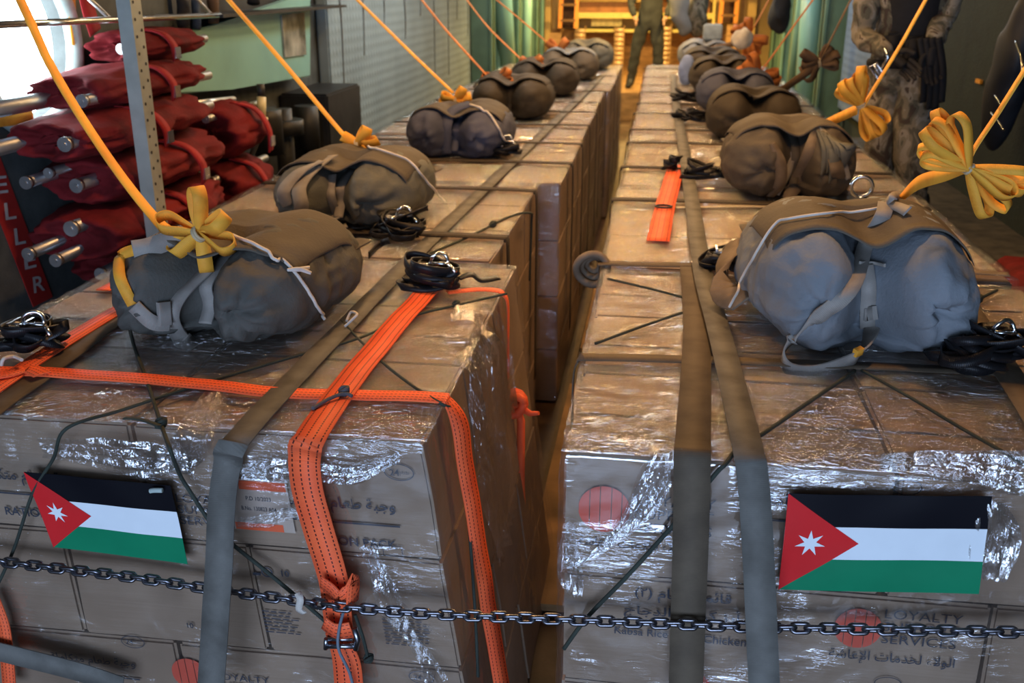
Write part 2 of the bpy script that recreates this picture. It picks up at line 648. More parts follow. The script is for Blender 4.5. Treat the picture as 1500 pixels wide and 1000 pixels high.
def put_text(bm, s, x, z, width, fn, bold=0.0, height=None, mi=0):
    """text in the (x, z) frame of a face, left edge x, baseline z, fitted to width"""
    vs, fs, wd = glyphs(s, bold)
    sc = width/max(wd, 1e-6)
    sz = sc if height is None else height/0.7
    bv = [bm.verts.new(fn(x+a*sc, z+b*sz)) for a, b in vs]
    for f in fs:
        try:
            bm.faces.new([bv[i] for i in f]).material_index = mi
        except ValueError:
            pass


def put_rect(bm, x0, z0, x1, z1, fn, mi=0):
    bm.faces.new([bm.verts.new(fn(a, b)) for a, b in ((x0, z0), (x1, z0), (x1, z1), (x0, z1))]).material_index = mi


def put_ring(bm, cx, cz, rx, rz, t, fn, n=40):
    a = [bm.verts.new(fn(cx+rx*math.cos(2*PI*i/n), cz+rz*math.sin(2*PI*i/n))) for i in range(n)]
    b = [bm.verts.new(fn(cx+(rx-t)*math.cos(2*PI*i/n), cz+(rz-t)*math.sin(2*PI*i/n))) for i in range(n)]
    for i in range(n):
        bm.faces.new((a[i], a[(i+1) % n], b[(i+1) % n], b[i]))


def put_logo(bm, cx, cz, r, fn):
    cuts = [-1, -0.56, -0.16, 0.28, 0.68, 1]
    for i in range(5):
        x0, x1 = cuts[i]+0.018, cuts[i+1]-0.018
        xs = [x0+(x1-x0)*j/8 for j in range(9)]
        top = [bm.verts.new(fn(cx+x*r, cz+r*math.sqrt(max(0, 1-x*x)))) for x in xs]
        bot = [bm.verts.new(fn(cx+x*r, cz-r*math.sqrt(max(0, 1-x*x))-1e-5)) for x in xs]
        for j in range(8):
            bm.faces.new((bot[j], bot[j+1], top[j+1], top[j]))
#MARK1
# ------------------------------------------------------------------ the setting: hull of the cargo plane
T = 1.05                    # top of the bundles
XL, XR = -2.25, 1.95        # hull side walls
YB = 17.6                   # forward bulkhead
WX = math.copysign
FLOORM = mat('cargo_floor', (0.11, 0.062, 0.034), 0.5, 0.0, var=0.3, scale=6, bump=0.3, bscale=40)
WALLM = mat('dark_grey_wall_lining', (0.085, 0.095, 0.092), 0.8, bump=0.3, bscale=150)
WALLG = mat('dark_green_wall_lining', (0.012, 0.026, 0.021), 0.75, bump=0.8, bscale=70)
CEILM = mat('ceiling_lining', (0.07, 0.075, 0.07), 0.8, bump=0.3)
GREENP = mat('pale_green_paint', (0.23, 0.46, 0.41), 0.35, var=0.08, scale=4)
GREEND = mat('hull_green_paint', (0.16, 0.30, 0.22), 0.4, var=0.15, scale=4)
YELP = mat('yellow_cream_paint', (0.62, 0.43, 0.16), 0.5, var=0.12, scale=3)
ORP = mat('orange_ladder_paint', (0.80, 0.30, 0.04), 0.45, var=0.1)
WOOD = mat('tan_plywood', (0.42, 0.24, 0.10), 0.7, var=0.25, scale=5, stretch=(1, 1, 4))
DARK = mat('dark_machinery', (0.02, 0.021, 0.022), 0.5, var=0.3)

bm = bmesh.new(); box(bm, (XL-0.3, -5, -0.06), (XR+0.3, YB+0.3, 0)); struct('floor', bm, FLOORM)
bm = bmesh.new(); box(bm, (XL-0.3, -2.2, 2.9), (XR+0.3, YB+0.3, 3.0)); struct('ceiling', bm, CEILM)
bm = bmesh.new(); box(bm, (XR, -2.2, 0), (XR+0.1, YB, 2.9)); struct('wall_right', bm, WALLG)
bm = bmesh.new(); box(bm, (XL-0.1, YB, 0), (XR+0.1, YB+0.1, 2.9)); struct('wall_front', bm, YELP)
# left wall with a round window opening
WC = atx(34, 62, XL)
WR = 0.27
bm = bmesh.new()
n = 48
outer = []
y0, y1, z0, z1 = WC.y-0.6, WC.y+0.6, WC.z-0.6, WC.z+0.6
circ = [(WC.y+WR*math.cos(2*PI*i/n), WC.z+WR*math.sin(2*PI*i/n)) for i in range(n)]
sq = []
for i in range(n):
    a = 2*PI*i/n
    c, s = math.cos(a), math.sin(a)
    k = 0.6/max(abs(c), abs(s))
    sq.append((WC.y+c*k, WC.z+s*k))
ci = [bm.verts.new((XL, a, b)) for a, b in circ]
co = [bm.verts.new((XL-0.1, a, b)) for a, b in circ]
si = [bm.verts.new((XL, a, b)) for a, b in sq]
for i in range(n):
    j = (i+1) % n
    bm.faces.new((ci[i], ci[j], si[j], si[i]))
    bm.faces.new((ci[i], co[i], co[j], ci[j]))
box(bm, (XL-0.1, -2.2, 0), (XL, y0, 2.9))
box(bm, (XL-0.1, y1, 0), (XL, YB, 2.9))
box(bm, (XL-0.1, y0, 0), (XL, y1, z0))
box(bm, (XL-0.1, y0, z1), (XL, y1, 2.9))
struct('wall_left', bm, WALLM)
# the window: bright frosted pane and rim ring
bm = bmesh.new()
bm.faces.new([bm.verts.new((XL-0.06, a, b)) for a, b in circ])
box(bm, (XL-0.085, WC.y-0.02, WC.z-0.02), (XL-0.075, WC.y+0.02, WC.z+0.02))
wn = struct('window_1', bm, glow('daylit_window_pane', (0.75, 0.9, 1.0), 14.0))
bm = bmesh.new()
tube(bm, [(XL+0.01, WC.y+(WR+0.03)*math.cos(2*PI*i/n), WC.z+(WR+0.03)*math.sin(2*PI*i/n)) for i in range(n)], 0.035, 10, True)
link('window_rim', bm, mat('window_rim_paint', (0.42, 0.5, 0.47), 0.4), wn)
# raised side ledges (wheel-well boxes) along both walls
bm = bmesh.new(); box(bm, (XL, 1.2, 0), (-1.69, 7.2, 0.60)); struct('trim_1', bm, mat('ledge_paint', (0.10, 0.095, 0.08), 0.6, var=0.3))
bm = bmesh.new(); box(bm, (1.12, 1.2, 0), (XR, 9.0, 0.60)); struct('trim_2', bm, MATS['ledge_paint'])
# roller rails on the floor of the aisle
bm = bmesh.new()
for x in (-0.37, -0.20):
    box(bm, (x-0.012, 0.5, 0), (x+0.012, YB-1, 0.03))
struct('trim_3', bm, mat('worn_rail', (.12, .075, .04), .6, .3))
# green hull frames beyond the quilted panels, both sides
ti = 4
for (x, y, wd, dp) in ((XL, 11.95, 0.10, 0.28), (XL, 12.9, 0.30, 0.22), (XL, 14.1, 0.10, 0.30), (XL, 15.2, 0.12, 0.30), (XL, 16.1, 0.14, 0.32), (XL, 17.0, 0.12, 0.3),
                       (XR, 11.3, 0.12, 0.28), (XR, 12.3, 0.30, 0.22), (XR, 13.6, 0.12, 0.30), (XR, 14.8, 0.12, 0.30), (XR, 16.2, 0.14, 0.3)):
    bm = bmesh.new()
    s = 1 if x < 0 else -1
    box(bm, (min(x, x+s*dp), y, 0), (max(x, x+s*dp), y+wd, 2.9))
    box(bm, (min(x+s*(dp-0.03), x+s*dp), y-0.06, 0), (max(x+s*(dp-0.03), x+s*dp), y+wd+0.06, 2.9))
    struct('trim_%d' % ti, bm, GREENP if ti % 2 else GREEND)
    ti += 1
# dark recess lining behind the frames
bm = bmesh.new(); box(bm, (XL+0.004, 11.6, 0.0), (XL+0.02, YB, 2.9)); struct('trim_%d' % ti, bm, mat('recess_lining', (0.05, 0.075, 0.062), 0.7, var=0.3)); ti += 1
bm = bmesh.new(); box(bm, (XR-0.02, 11.0, 0.0), (XR-0.004, YB, 2.9)); struct('trim_%d' % ti, bm, MATS['recess_lining']); ti += 1
# slanted green braces in the bays
for k, (x, ya, za, yb, zb, r) in enumerate(((-1.95, 12.3, 2.4, 13.2, 0.3, 0.11), (-1.95, 14.7, 0.4, 15.1, 2.6, 0.07), (1.68, 12.5, 2.5, 12.0, 0.2, 0.13), (1.66, 13.4, 0.4, 13.0, 2.6, 0.06))):
    bm = bmesh.new()
    tube(bm, [(x, ya, za), (x, yb, zb)], r, 14)
    o = link('hull_brace', bm, GREENP)
    tag(o, ['slanted pale green brace tube in the left wall bay, the thicker one', 'thin slanted green brace tube on the left, next to the bulkhead',
            'thick shiny pale green duct standing right of the far packs', 'thin slanted green brace tube beside the shiny duct on the right'][k], 'brace')


def panel(name, x, ya, yb, za, zb, th, m, label, cat='panel', extra=None):
    bm = bmesh.new()
    box(bm, (min(x, x+th), ya, za), (max(x, x+th), yb, zb))
    bmesh.ops.bevel(bm, geom=bm.edges[:], offset=min(0.012, abs(th)*0.4), segments=2, affect='EDGES')
    return tag(link(name, bm, m), label, cat)


QG = quilt('quilted_grey_blanket', (0.22, 0.28, 0.30), 4.5)
QB = quilt('quilted_blue_grey_blanket', (0.17, 0.25, 0.36), 4.5)
q = panel('insulation_blanket', XL+0.01, 6.5, 11.5, 0.5, 2.6, 0.08, QG, 'grey quilted insulation blanket on the left wall with dark drip streaks')
for i in range(9):     # dark streaks running down the quilting
    bm = bmesh.new()
    y = 6.8+i*0.58+random.uniform(-.1, .1)
    zt = random.uniform(1.75, 2.0)
    ribbon(bm, [(XL+0.094, y, zt), (XL+0.094, y+.02, zt-.2), (XL+0.094, y-.01, zt-random.uniform(.3, .9))], [0.035, 0.02, 0.006], (0, 1, 0), 0.004)
    link('streak', bm, mat('streak_stain', (0.10, 0.11, 0.115), 0.7), q)
panel('insulation_blanket', XR-0.01, 8.6, 11.0, 0.62, 2.6, -0.08, QB, 'pale blue-grey quilted insulation blanket on the right wall behind the soldier')
tv = tag(panel('wall_locker', XL+0.01, 5.75, 6.42, 0.62, 1.25, 0.30, DARK, 'x'), 'dark equipment locker at the left wall under the pale green panel', 'locker')

# pale green wedge-shaped cover panel on the left wall, a glossy print taped on it
px = XL+0.12
pts = [atx(262, 52, px), atx(262, 138, px), atx(340, 131, px), atx(455, 112, px), atx(455, -22, px), atx(420, 0, px), atx(340, 28, px)]
bm = bmesh.new()
prism(bm, pts, (-0.04, 0, 0))
bmesh.ops.bevel(bm, geom=bm.edges[:], offset=0.008, segments=2, affect='EDGES')
gp = tag(link('cover_panel', bm, GREENP), 'pale green wedge-shaped cover panel on the left wall beyond the red seats', 'panel')
bm = bmesh.new()
for yy in (5.6,):
    box(bm, (XL+.003, yy, 1.45), (px-0.04, yy+0.04, 1.50))
link('bracket', bm, GREEND, gp)
pts = [atx(413, 22, px+.012), atx(418, 84, px+.012), atx(449, 80, px+.012), atx(446, 18, px+.012)]
bm = bmesh.new()
prism(bm, pts, (-0.01, 0, 0))
pr = tag(link('glossy_print', bm, mat('print_photo', (0.06, 0.07, 0.06), 0.15, var=0.3, col2=(0.45, 0.45, 0.38), scale=5)), 'small dark glossy photo print taped to the pale green panel', 'picture')

# recess with hanging gear above the panel and dark gear below it
for k, (a, b_, r, m, lab) in enumerate((
        ((268, 0), (270, 44), 0.028, BLACKC, 'black pouch hanging at the left end of the dark shelf recess'),
        ((286, 0), (287, 40), 0.022, mat('blue_pouch', (0.05, 0.08, 0.14), 0.8), 'dark blue pouch hanging second in the shelf recess'),
        ((312, 0), (313, 36), 0.025, mat('brown_pouch', (0.10, 0.06, 0.035), 0.8), 'brown pouch hanging third in the shelf recess'),
        ((372, -14), (372, 4), 0.035, BLACKC, 'black pouch hanging above the slanted edge of the green panel'))):
    A, B = atx(*a, XL+.14), atx(*b_, XL+.14)
    bm = bmesh.new()
    tube(bm, [A, A.lerp(B, .2), A.lerp(B, .5), A.lerp(B, .8), B], r, 10)
    for v in bm.verts:
        v.co += V((0, noise.noise(v.co*14)*.02, noise.noise(v.co*11+V((3, 1, 2)))*.02))
    tag(link('hanging_pouch', bm, m, None, True), lab, 'pouch')
bm = bmesh.new(); box(bm, (XL, 4.55, 1.72), (XL+0.24, 6.45, 1.735)); box(bm, (XL, 4.55, 2.25), (XL+0.24, 6.45, 2.265))
box(bm, (XL, 4.5, 1.72), (XL+.02, 6.45, 2.26))
tag(link('recess_shelf', bm, DARK), 'dark open shelf recess on the left wall above the green panel', 'shelf')

# dark valve machinery under the panel
t = empty('valve_assembly', (XL+0.2, 5.2, 0.6), 'dark valve machinery with pipes and a cream cylinder under the green panel', 'machinery')
bm = bmesh.new()
tube(bm, [(XL+.2, 5.3, .6), (XL+.2, 5.3, 1.22)], .05, 12); tube(bm, [(XL+.2, 5.3, 1.08), (XL+.2, 5.3, 1.16)], .11, 12)
link('stand_pipe', bm, DARK, t)
bm = bmesh.new()
tube(bm, catmull([(XL+.2, 4.75, 1.05), (XL+.25, 4.95, .9), (XL+.25, 5.3, .85), (XL+.2, 5.6, .9), (XL+.2, 5.75, 1.0)], 6), .022, 8)
link('hose', bm, BLACKR, t)
bm = bmesh.new()
tube(bm, [(XL+.22, 5.0, 1.02), (XL+.22, 5.0, 1.2), (XL+.22, 5.0, 1.25)], .085, 14)
link('housing', bm, DARK, t)
bm = bmesh.new(); tube(bm, [(XL+.22, 5.62, .95), (XL+.22, 5.62, 1.2)], .07, 12)
link('housing', bm, DARK, t)
P1, P2 = atx(383, 142, XL+.36), atx(383, 172, XL+.36)
bm = bmesh.new(); tube(bm, [P1, P2], .022, 12); tube(bm, [P2, P2-V((0, 0, .05))], .030, 12)
link('cream_cylinder', bm, mat('cream_plastic', (0.62, 0.58, 0.36), 0.4), t)
bm = bmesh.new(); tube(bm, [P1+V((0, 0, .06)), P1], .02, 8); tube(bm, [P2-V((0, 0, .05)), (XL+.2, P2.y, .9)], .015, 8)
link('rod', bm, DARK, t)

# red-painted PROPELLER stripe on the left wall
A, B = atx(-58, 130, XL), atx(62, 442, XL)
wy = 0.062
bm = bmesh.new()
xx = XL+0.002
prism(bm, [(xx, A.y-wy, A.z), (xx, A.y+wy, A.z), (xx, B.y+wy, B.z), (xx, B.y-wy, B.z)], (0.002, 0, 0))
ps = tag(link('warning_stripe', bm, mat('stripe_red', (0.42, 0.025, 0.02), 0.6, var=0.1)), 'red painted stripe on the left wall lettered in white down its length', 'sign')
bm = bmesh.new()
word = 'PROPELLER'
# one upright letter under another, as on the photograph
zend = B.z+0.045
pitchz = 0.098
for i, chh in enumerate(word[::-1]):
    zc = zend+i*pitchz
    f_ = (zc-B.z)/(A.z-B.z)
    yc = B.y+(A.y-B.y)*f_
    put_text(bm, chh, -0.034, 0, 0.068 if chh not in 'L' else 0.06, lambda a, b, yc=yc, zc=zc: V((xx+0.004, yc+a+b*0.1, zc+b*0.95-a*0.12)), 0.012, height=0.062)
link('lettering', bm, mat('stripe_white', (0.62, 0.55, 0.52), 0.6), ps, recalc=False)

# steel pole and thin stay bars across the window
bm = bmesh.new()
A, B = atx(-40, 38, XL+.22), atx(322, 22, XL+.22)
tube(bm, [A, B], .012, 10)
tag(link('steel_rail', bm, CHROME), 'horizontal steel rail running along the left wall past the bright window', 'rail')
bm = bmesh.new()
tube(bm, [atx(120, -12, XL+.21), atx(163, 29, XL+.21)], .008, 8)
tag(link('stay_bar', bm, ALU), 'short bright diagonal stay bar above the steel rail, near the post', 'bar')
bm = bmesh.new()
tube(bm, [atx(285, -5, XL+.21), atx(312, 24, XL+.21)], .008, 8)
tag(link('stay_bar', bm, ALU), 'short grey diagonal stay bar above the steel rail, in front of the shelf recess', 'bar')
# yellow straps clipped on the wall
strap('wall_strap', [atx(104, -20, XL+.03), atx(106, 20, XL+.03), atx(111, 66, XL+.03)], .05, (0, 1, 0), YELLOW, 'yellow strap hanging on the wall right of the bright window')
strap('wall_strap', [atx(-20, 176, XL+.05), atx(18, 173, XL+.05), atx(48, 167, XL+.05)], .05, (0, 0, 1), YELLOW, 'yellow strap stub lying under the bright window beside the tube ends')
strap('wall_strap', [atx(122, -20, XL+.08), atx(130, 15, XL+.08), atx(140, 48, XL+.08)], .09, (0, 1, 0), REDW, 'wide red strap hanging on the wall above the red seats')

# perforated aluminium post in front of the red seats
P0 = atx(205, 20, -1.74)
pb = V((P0.x, P0.y-0.02, 0.60))
t = empty('perforated_post', pb, 'perforated aluminium post standing in front of the red seats', 'post')
bm = bmesh.new()
hw = 0.036
# channel section facing the aisle
prof = [(-hw, 0), (hw, 0), (hw, -0.05), (hw-.005, -0.05), (hw-.005, -.005), (-hw+.005, -.005), (-hw+.005, -0.05), (-hw, -0.05)]
lean = 0.10
lo = [bm.verts.new((pb.x+b, pb.y+a, .60)) for a, b in prof]
hi = [bm.verts.new((pb.x+b, pb.y+a-lean*0, 2.9)) for a, b in prof]
m_ = len(prof)
bm.faces.new(lo[::-1]); bm.faces.new(hi)
for i in range(m_):
    bm.faces.new((lo[i], lo[(i+1) % m_], hi[(i+1) % m_], hi[i]))
link('channel', bm, mat('post_alu', (0.50, 0.54, 0.50), 0.38, 0.7, var=0.1), t)
bm = bmesh.new()
for i in range(40):
    z = .66+i*.055
    for a in (-.018, .018):
        tube(bm, [(pb.x+.0005, pb.y+a, z+(0.02 if a > 0 else 0)), (pb.x+.0015, pb.y+a, z+(0.02 if a > 0 else 0))], .0055, 8)
link('hole_row', bm, BLACKR, t)
#MARK2
# ------------------------------------------------------------------ red folded seats stacked on the left ledge
def red_seat(y0, y1, cx, cz, rx, rz, label, tubes, seed, flap=True):
    t = empty('folded_seat', (cx, (y0+y1)/2, cz-rz), label, 'folded seat', 'red folded seats stacked against the left wall')
    bm = bmesh.new()
    ns, nr = 44, 44
    rings = []
    for i in range(ns+1):
        s = i/ns
        y = y0+(y1-y0)*s
        e = 0.72+0.28*math.sin(PI*min(1, max(0, s)))**0.5
        ring = []
        for k in range(nr):
            a = 2*PI*k/nr
            c, q = math.cos(a), math.sin(a)
            r = 1+0.16*noise.noise(V((c*1.5+seed, q*1.5, y*3.2)))+0.10*noise.noise(V((c*4+seed, q*4, y*9)))+0.10*(1-abs(noise.noise(V((c*2.6+seed*2, q*3.5, y*5+c*3))))*2.4)
            ring.append(bm.verts.new((cx+rx*e*r*c, y+0.04*noise.noise(V((c*2, q*2, seed*3.1))), cz+rz*e*r*q)))
        rings.append(ring)
    for i in range(ns):
        for k in range(nr):
            bm.faces.new((rings[i][k], rings[i][(k+1) % nr], rings[i+1][(k+1) % nr], rings[i+1][k])).smooth = True
    # inward spiral at the near end so the roll shows its fold
    prev = rings[0]
    for f_, dy in ((0.82, 0.03), (0.62, 0.07), (0.35, 0.08)):
        cur = [bm.verts.new((cx+(v.co.x-cx)*f_, v.co.y+dy*0.6, cz+(v.co.z-cz)*f_)) for v in rings[0]]
        for k in range(nr):
            bm.faces.new((prev[k], cur[k], cur[(k+1) % nr], prev[(k+1) % nr])).smooth = True
        prev = cur
    bm.faces.new(prev)
    bm.faces.new(rings[-1])
    link('canvas_roll', bm, REDC, t)
    for (dx, dz, o0, o1, r) in tubes:
        bm = bmesh.new()
        tube(bm, [(cx+dx, y0-o0, cz+dz), (cx+dx, y1+o1, cz+dz)], r, 16)
        tb = link('seat_tube', bm, ALU, t)
        bm = bmesh.new()
        tube(bm, [(cx+dx, y0-o0-.006, cz+dz), (cx+dx, y0-o0+.012, cz+dz)], r*1.12, 16)
        tube(bm, [(cx+dx, y0-o0-.010, cz+dz), (cx+dx, y0-o0, cz+dz)], r*.35, 10)
        link('end_cap', bm, mat('cap_metal', (0.5, 0.5, 0.5), 0.35, 0.9), tb)
    if flap:
        bm = bmesh.new()
        y = y0+(y1-y0)*random.uniform(.3, .6)
        ribbon(bm, [(cx+rx*.3, y, cz+rz*1.02), (cx+rx*.9, y+.01, cz+rz*.75), (cx+rx*1.18, y+.02, cz), (cx+rx*1.15, y+.04, cz-rz*.9)], .05, (0, 1, 0), .006)
        link('tie_strap', bm, REDW, t)
        bm = bmesh.new()
        c = V((cx+rx*1.2, y+.04, cz-rz*.5))
        box(bm, c-V((.006, .022, .022)), c+V((.006, .022, .022)))
        link('buckle', bm, CHROME, t)
    return t


def seat_at(xa, ya, xb, yb, X, rx, rz, label, tubes, seed, y0=None, y1=None):
    """seat whose near end shows at pixel a and far end at pixel b, in the plane x = X"""
    A, B = atx(xa, ya, X), atx(xb, yb, X)
    return red_seat(A.y if y0 is None else y0, B.y if y1 is None else y1, X, (A.z+B.z)/2, rx, rz, label, tubes, seed)


ROWS = [  # centre x, centre z, y0, y1, rx, rz, tubes, label
    (-2.00, 0.700, 3.20, 3.95, .20, .085, [(.05, -.03, .02, .05, .020)], 'dark red folded canvas seat at the very bottom of the stack'),
    (-1.95, 0.865, 3.25, 4.05, .20, .080, [(.10, -.01, .12, .05, .022), (-.02, .02, .06, .02, .02)], 'red folded seat second from the bottom of the stack'),
    (-2.00, 1.035, 3.10, 4.00, .21, .092, [(.02, .045, .03, .06, .024), (-.08, -.02, .14, .0, .020), (-.01, -.050, .10, .02, .020)], 'red folded seat in the middle, its canvas roll open at the near end'),
    (-2.00, 1.215, 3.20, 4.05, .21, .088, [(-.12, .02, .13, .10, .020), (-.05, .05, .10, .02, .016), (.02, .00, .06, .20, .022)], 'red folded seat just above the open-ended roll'),
    (-2.02, 1.375, 3.05, 4.00, .19, .075, [(-.12, -.01, .16, .1, .026), (.09, .0, .02, .14, .022)], 'red folded seat second from the top of the stack'),
    (-2.05, 1.515, 3.25, 4.10, .17, .070, [(.10, -.02, .05, .10, .020), (-.10, -.03, .3, .0, .028)], 'bright red folded seat on top of the stack nearest the window'),
    (-2.08, 1.640, 3.65, 4.25, .13, .060, [(.07, .0, .04, .08, .018)], 'small red folded seat lying highest on the stack, behind the post'),
    (-1.96, 0.735, 4.12, 4.48, .17, .13, [(.05, .03, .04, .10, .018)], 'dark red seat end low behind the post'),
    (-1.96, 1.000, 4.10, 4.50, .18, .125, [(.05, .06, .06, .16, .018)], 'loose crumpled red seat end behind the post, beside the red hanging strap'),
    (-1.96, 1.250, 4.14, 4.48, .18, .115, [(.03, .07, .05, .20, .016)], 'crumpled red seat end with trailing cords, right of the post near the top'),
]
for i, (cx, cz, ya, yb, rx, rz, tb, lab) in enumerate(ROWS):
    red_seat(ya, yb, cx, cz, rx, rz, lab, tb, i*2.7+1)
strap('red_strap', [atx(318, 146, -2.0), atx(322, 180, -2.0), atx(328, 210, -2.0)], .045, (0, 1, 0), REDW, 'narrow red strap with a white buckle hanging from a rod right of the seats')
strap('red_strap', [atx(328, 222, -2.0), atx(330, 235, -2.0), atx(332, 248, -2.0)], .055, (0, 1, 0), REDW, 'short red strap end hanging below the white buckle')
bm = bmesh.new(); c = atx(329, 209, -1.985); box(bm, c-V((.01, .03, .03)), c+V((.01, .03, .03)))
tag(link('strap_buckle', bm, mat('white_plastic', (.7, .68, .66), .4)), 'small white buckle between the two red hanging strap pieces', 'buckle')
bm = bmesh.new(); tube(bm, [atx(275, 152, -2.0), atx(342, 145, -2.0)], .014, 10); tube(bm, [atx(342, 145, -2.0), atx(342, 145, -2.24)], .014, 10)
tag(link('metal_rod', bm, ALU), 'short metal rod above the red hanging strap', 'rod')
# red bundle on the right ledge
red_seat(3.5, 4.3, 1.55, .71, .20, .10, 'dark red folded seat lying on the right ledge beyond the near pack', [(.05, .03, .03, .05, .02)], 31)

# ------------------------------------------------------------------ wrapped bundles of cartons
LH = 0.26
PITCHY, BL = 1.30, 1.235
ORD = ['first', 'second', 'third', 'fourth', 'fifth', 'sixth', 'seventh']
LEVEL = ['top', 'second', 'third', 'bottom']


class Bundle:
    def __init__(s, side, k):
        s.side, s.k = side, k
        j = random.uniform(-.035, .035) if k else 0
        s.y0 = 1.665+PITCHY*k
        s.y1 = s.y0+BL
        if side == 'left':
            s.x0, s.x1 = -1.615+j, -0.415+j*1.2
            if k == 1:
                s.x0, s.x1 = -1.68, -0.50
        else:
            s.x0, s.x1 = -0.143+j*.3, 1.065+j*.3
        s.lean = 0.13 if (side == 'left' and k == 0) else 0.0

    def map(s, p):
        if not s.lean:
            return V(p)
        x, y, z = p
        return V((x+s.lean*(T-z)*min(1.1, max(0, (x-s.x0)/(s.x1-s.x0))), y, z))


BUN = {(sd, k): Bundle(sd, k) for sd in ('left', 'right') for k in range(7)}
_cm = {}


def carton_mesh(sx, sy, sz, bnd=None, at=None):
    bm = bmesh.new()
    g = .003
    box(bm, (-sx/2+g, -sy/2+g, -sz/2+.0015), (sx/2-g, sy/2-g, sz/2-.0015))
    bmesh.ops.subdivide_edges(bm, edges=bm.edges[:], cuts=3, use_grid_fill=True)
    bmesh.ops.bevel(bm, geom=[e for e in bm.edges if len(e.link_faces) == 2 and e.calc_face_angle(0) > .5], offset=.006, segments=2, affect='EDGES')
    sd = V((sx*7+(at.x if at else 0)*3, sy*5+(at.y if at else 0)*3, 1))
    for v in bm.verts:
        v.co += V((noise.noise(v.co*5+sd), noise.noise(v.co*5+sd+V((9, 0, 0))), 0.6*noise.noise(v.co*5+sd+V((0, 9, 0)))))*.0035
        if bnd is not None and bnd.lean:
            v.co = bnd.map(v.co+at)-bnd.map(at)
    bmesh.ops.recalc_face_normals(bm, faces=bm.faces)
    me = bpy.data.meshes.new('carton')
    bm.to_mesh(me)
    bm.free()
    me.materials.append(CARD)
    return me


FRONTPOS = {}
for (sd, k), B in BUN.items():
    for lev in range(4):
        nx, ny = (2, 3) if lev % 2 == 0 else (3, 2)
        sx, sy = (B.x1-B.x0)/nx, BL/ny
        for ix in range(nx):
            for iy in range(ny):
                # hidden inner and outer columns of the far bundles cannot be seen from anywhere near the camera
                c = V((B.x0+sx*(ix+.5), B.y0+sy*(iy+.5), T-LH*(lev+.5)))
                key = (round(sx, 2), round(sy, 2), (sd, k, lev, ix, iy) if B.lean else random.randint(0, 1))
                if key not in _cm:
                    _cm[key] = carton_mesh(sx, sy, LH, B, c)
                o = bpy.data.objects.new('carton', _cm[key])
                COL.objects.link(o)
                o.location = B.map(c)
                if k:
                    o.rotation_euler[2] = random.uniform(-.003, .003)
                    o.location.z += 0 if lev else random.uniform(-.002, .004)
                aisle = (ix == nx-1) if sd == 'left' else (ix == 0)
                wall = (ix == 0) if sd == 'left' else (ix == nx-1)
                col = 'aisle-side' if aisle else 'wall-side' if wall else 'centre'
                dep = ('front', 'middle', 'rear')[iy] if ny == 3 else ('front', 'rear')[iy]
                lab = 'brown ration carton in the %s layer, %s %s, of the %s %s bundle' % (LEVEL[lev], col, dep, ORD[k], sd)
                tag(o, lab, 'carton', 'ration cartons of the %s %s bundle' % (ORD[k], sd))
                FRONTPOS[(sd, k, lev, ix, iy)] = o
                # brown tape over the top seam of the nearer top cartons
                if lev == 0 and k == 0:
                    tb = bmesh.new()
                    L = o.location
                    nseg = 8
                    prs = []
                    for q in range(nseg+1):
                        x = -sx/2+.012+(sx-.024)*q/nseg
                        prs.append([tb.verts.new(L+V((x, -.024+.002*math.sin(q*2), LH/2+.0032))), tb.verts.new(L+V((x, .024, LH/2+.0032)))])
                    for q in range(nseg):
                        tb.faces.new((prs[q][0], prs[q+1][0], prs[q+1][1], prs[q][1]))
                    to = link('packing_tape', tb, TAPE)
                    to.parent = o
                    to.matrix_parent_inverse = Matrix.Translation(-L)

# ---- prints on the cartons facing the camera
def face_fn(B, off=.0045):
    """(x, z) of the front face of bundle B, true metres"""
    return lambda a, b: B.map((a, B.y0-off, b))


def px_of(B, x, y):
    p = aty(x, y, B.y0)
    # undo the lean
    if B.lean:
        for _ in range(6):
            q = B.map(p)
            p = p+(aty(x, y, B.y0)-q)
    return p.x, p.z


def print_on(key, build, name='printed_lettering', m=None):
    o = FRONTPOS[key]
    bm = bmesh.new()
    build(bm, face_fn(BUN[key[:2]]))
    p = link(name, bm, m or INK, None, recalc=False)
    p.parent = o
    p.matrix_parent_inverse = Matrix.Translation(-o.location)
    return p


AR_RATION = arabic('وجبة طعام متكاملة')
AR_CO1, AR_CO2 = arabic('الولاء لخدمات الإعاشة'), None
AR_MENU1, AR_MENU2 = arabic('قائمة طعام (٢)'), arabic('أرز كبسة الدجاج')
AR_HOUR = arabic('٢٤')


def company(bm, f, x, z, s):
    """three-line company name, left edge x, first baseline z, block width s, and the Arabic line under it"""
    h = .145*s
    put_text(bm, 'LOYALTY', x, z, s, f, height=h)
    put_text(bm, 'SUPPORT', x, z-.2*s, s*.98, f, height=h)
    put_text(bm, 'SERVICES', x, z-.4*s, s*.97, f, height=h)


def ration(bm, f, xr, z, wd):
    """Arabic ration title, rule and RATION PACK, right edge xr"""
    put_text(bm, AR_RATION, xr-wd, z, wd, f, .012)
    put_rect(bm, xr-wd*.98, z-.035, xr+.004, z-.031, f)
    put_text(bm, 'RATION PACK', xr-wd*.78, z-.085, wd*.74, f, .016)


def mark24(bm, f, cx, cz, s):
    put_ring(bm, cx, cz, s, s*.62, s*.07, f)
    put_text(bm, '24', cx-s*.62, cz-s*.26, s*.62, f, .01)
    put_text(bm, arabic('طعام'), cx+s*.05, cz-s*.12, s*.62, f)


def small_type(bm, f, x, z, wd, rows, lh=.0085, seed=1):
    """blocks of type too small to read"""
    r = random.Random(seed)
    for i in range(rows):
        xx = x
        end = x+wd*r.uniform(.75, 1)
        while xx < end:
            L = r.uniform(.006, .022)
            put_rect(bm, xx, z-i*lh, min(xx+L, end), z-i*lh+lh*.32, f)
            xx += L+.004


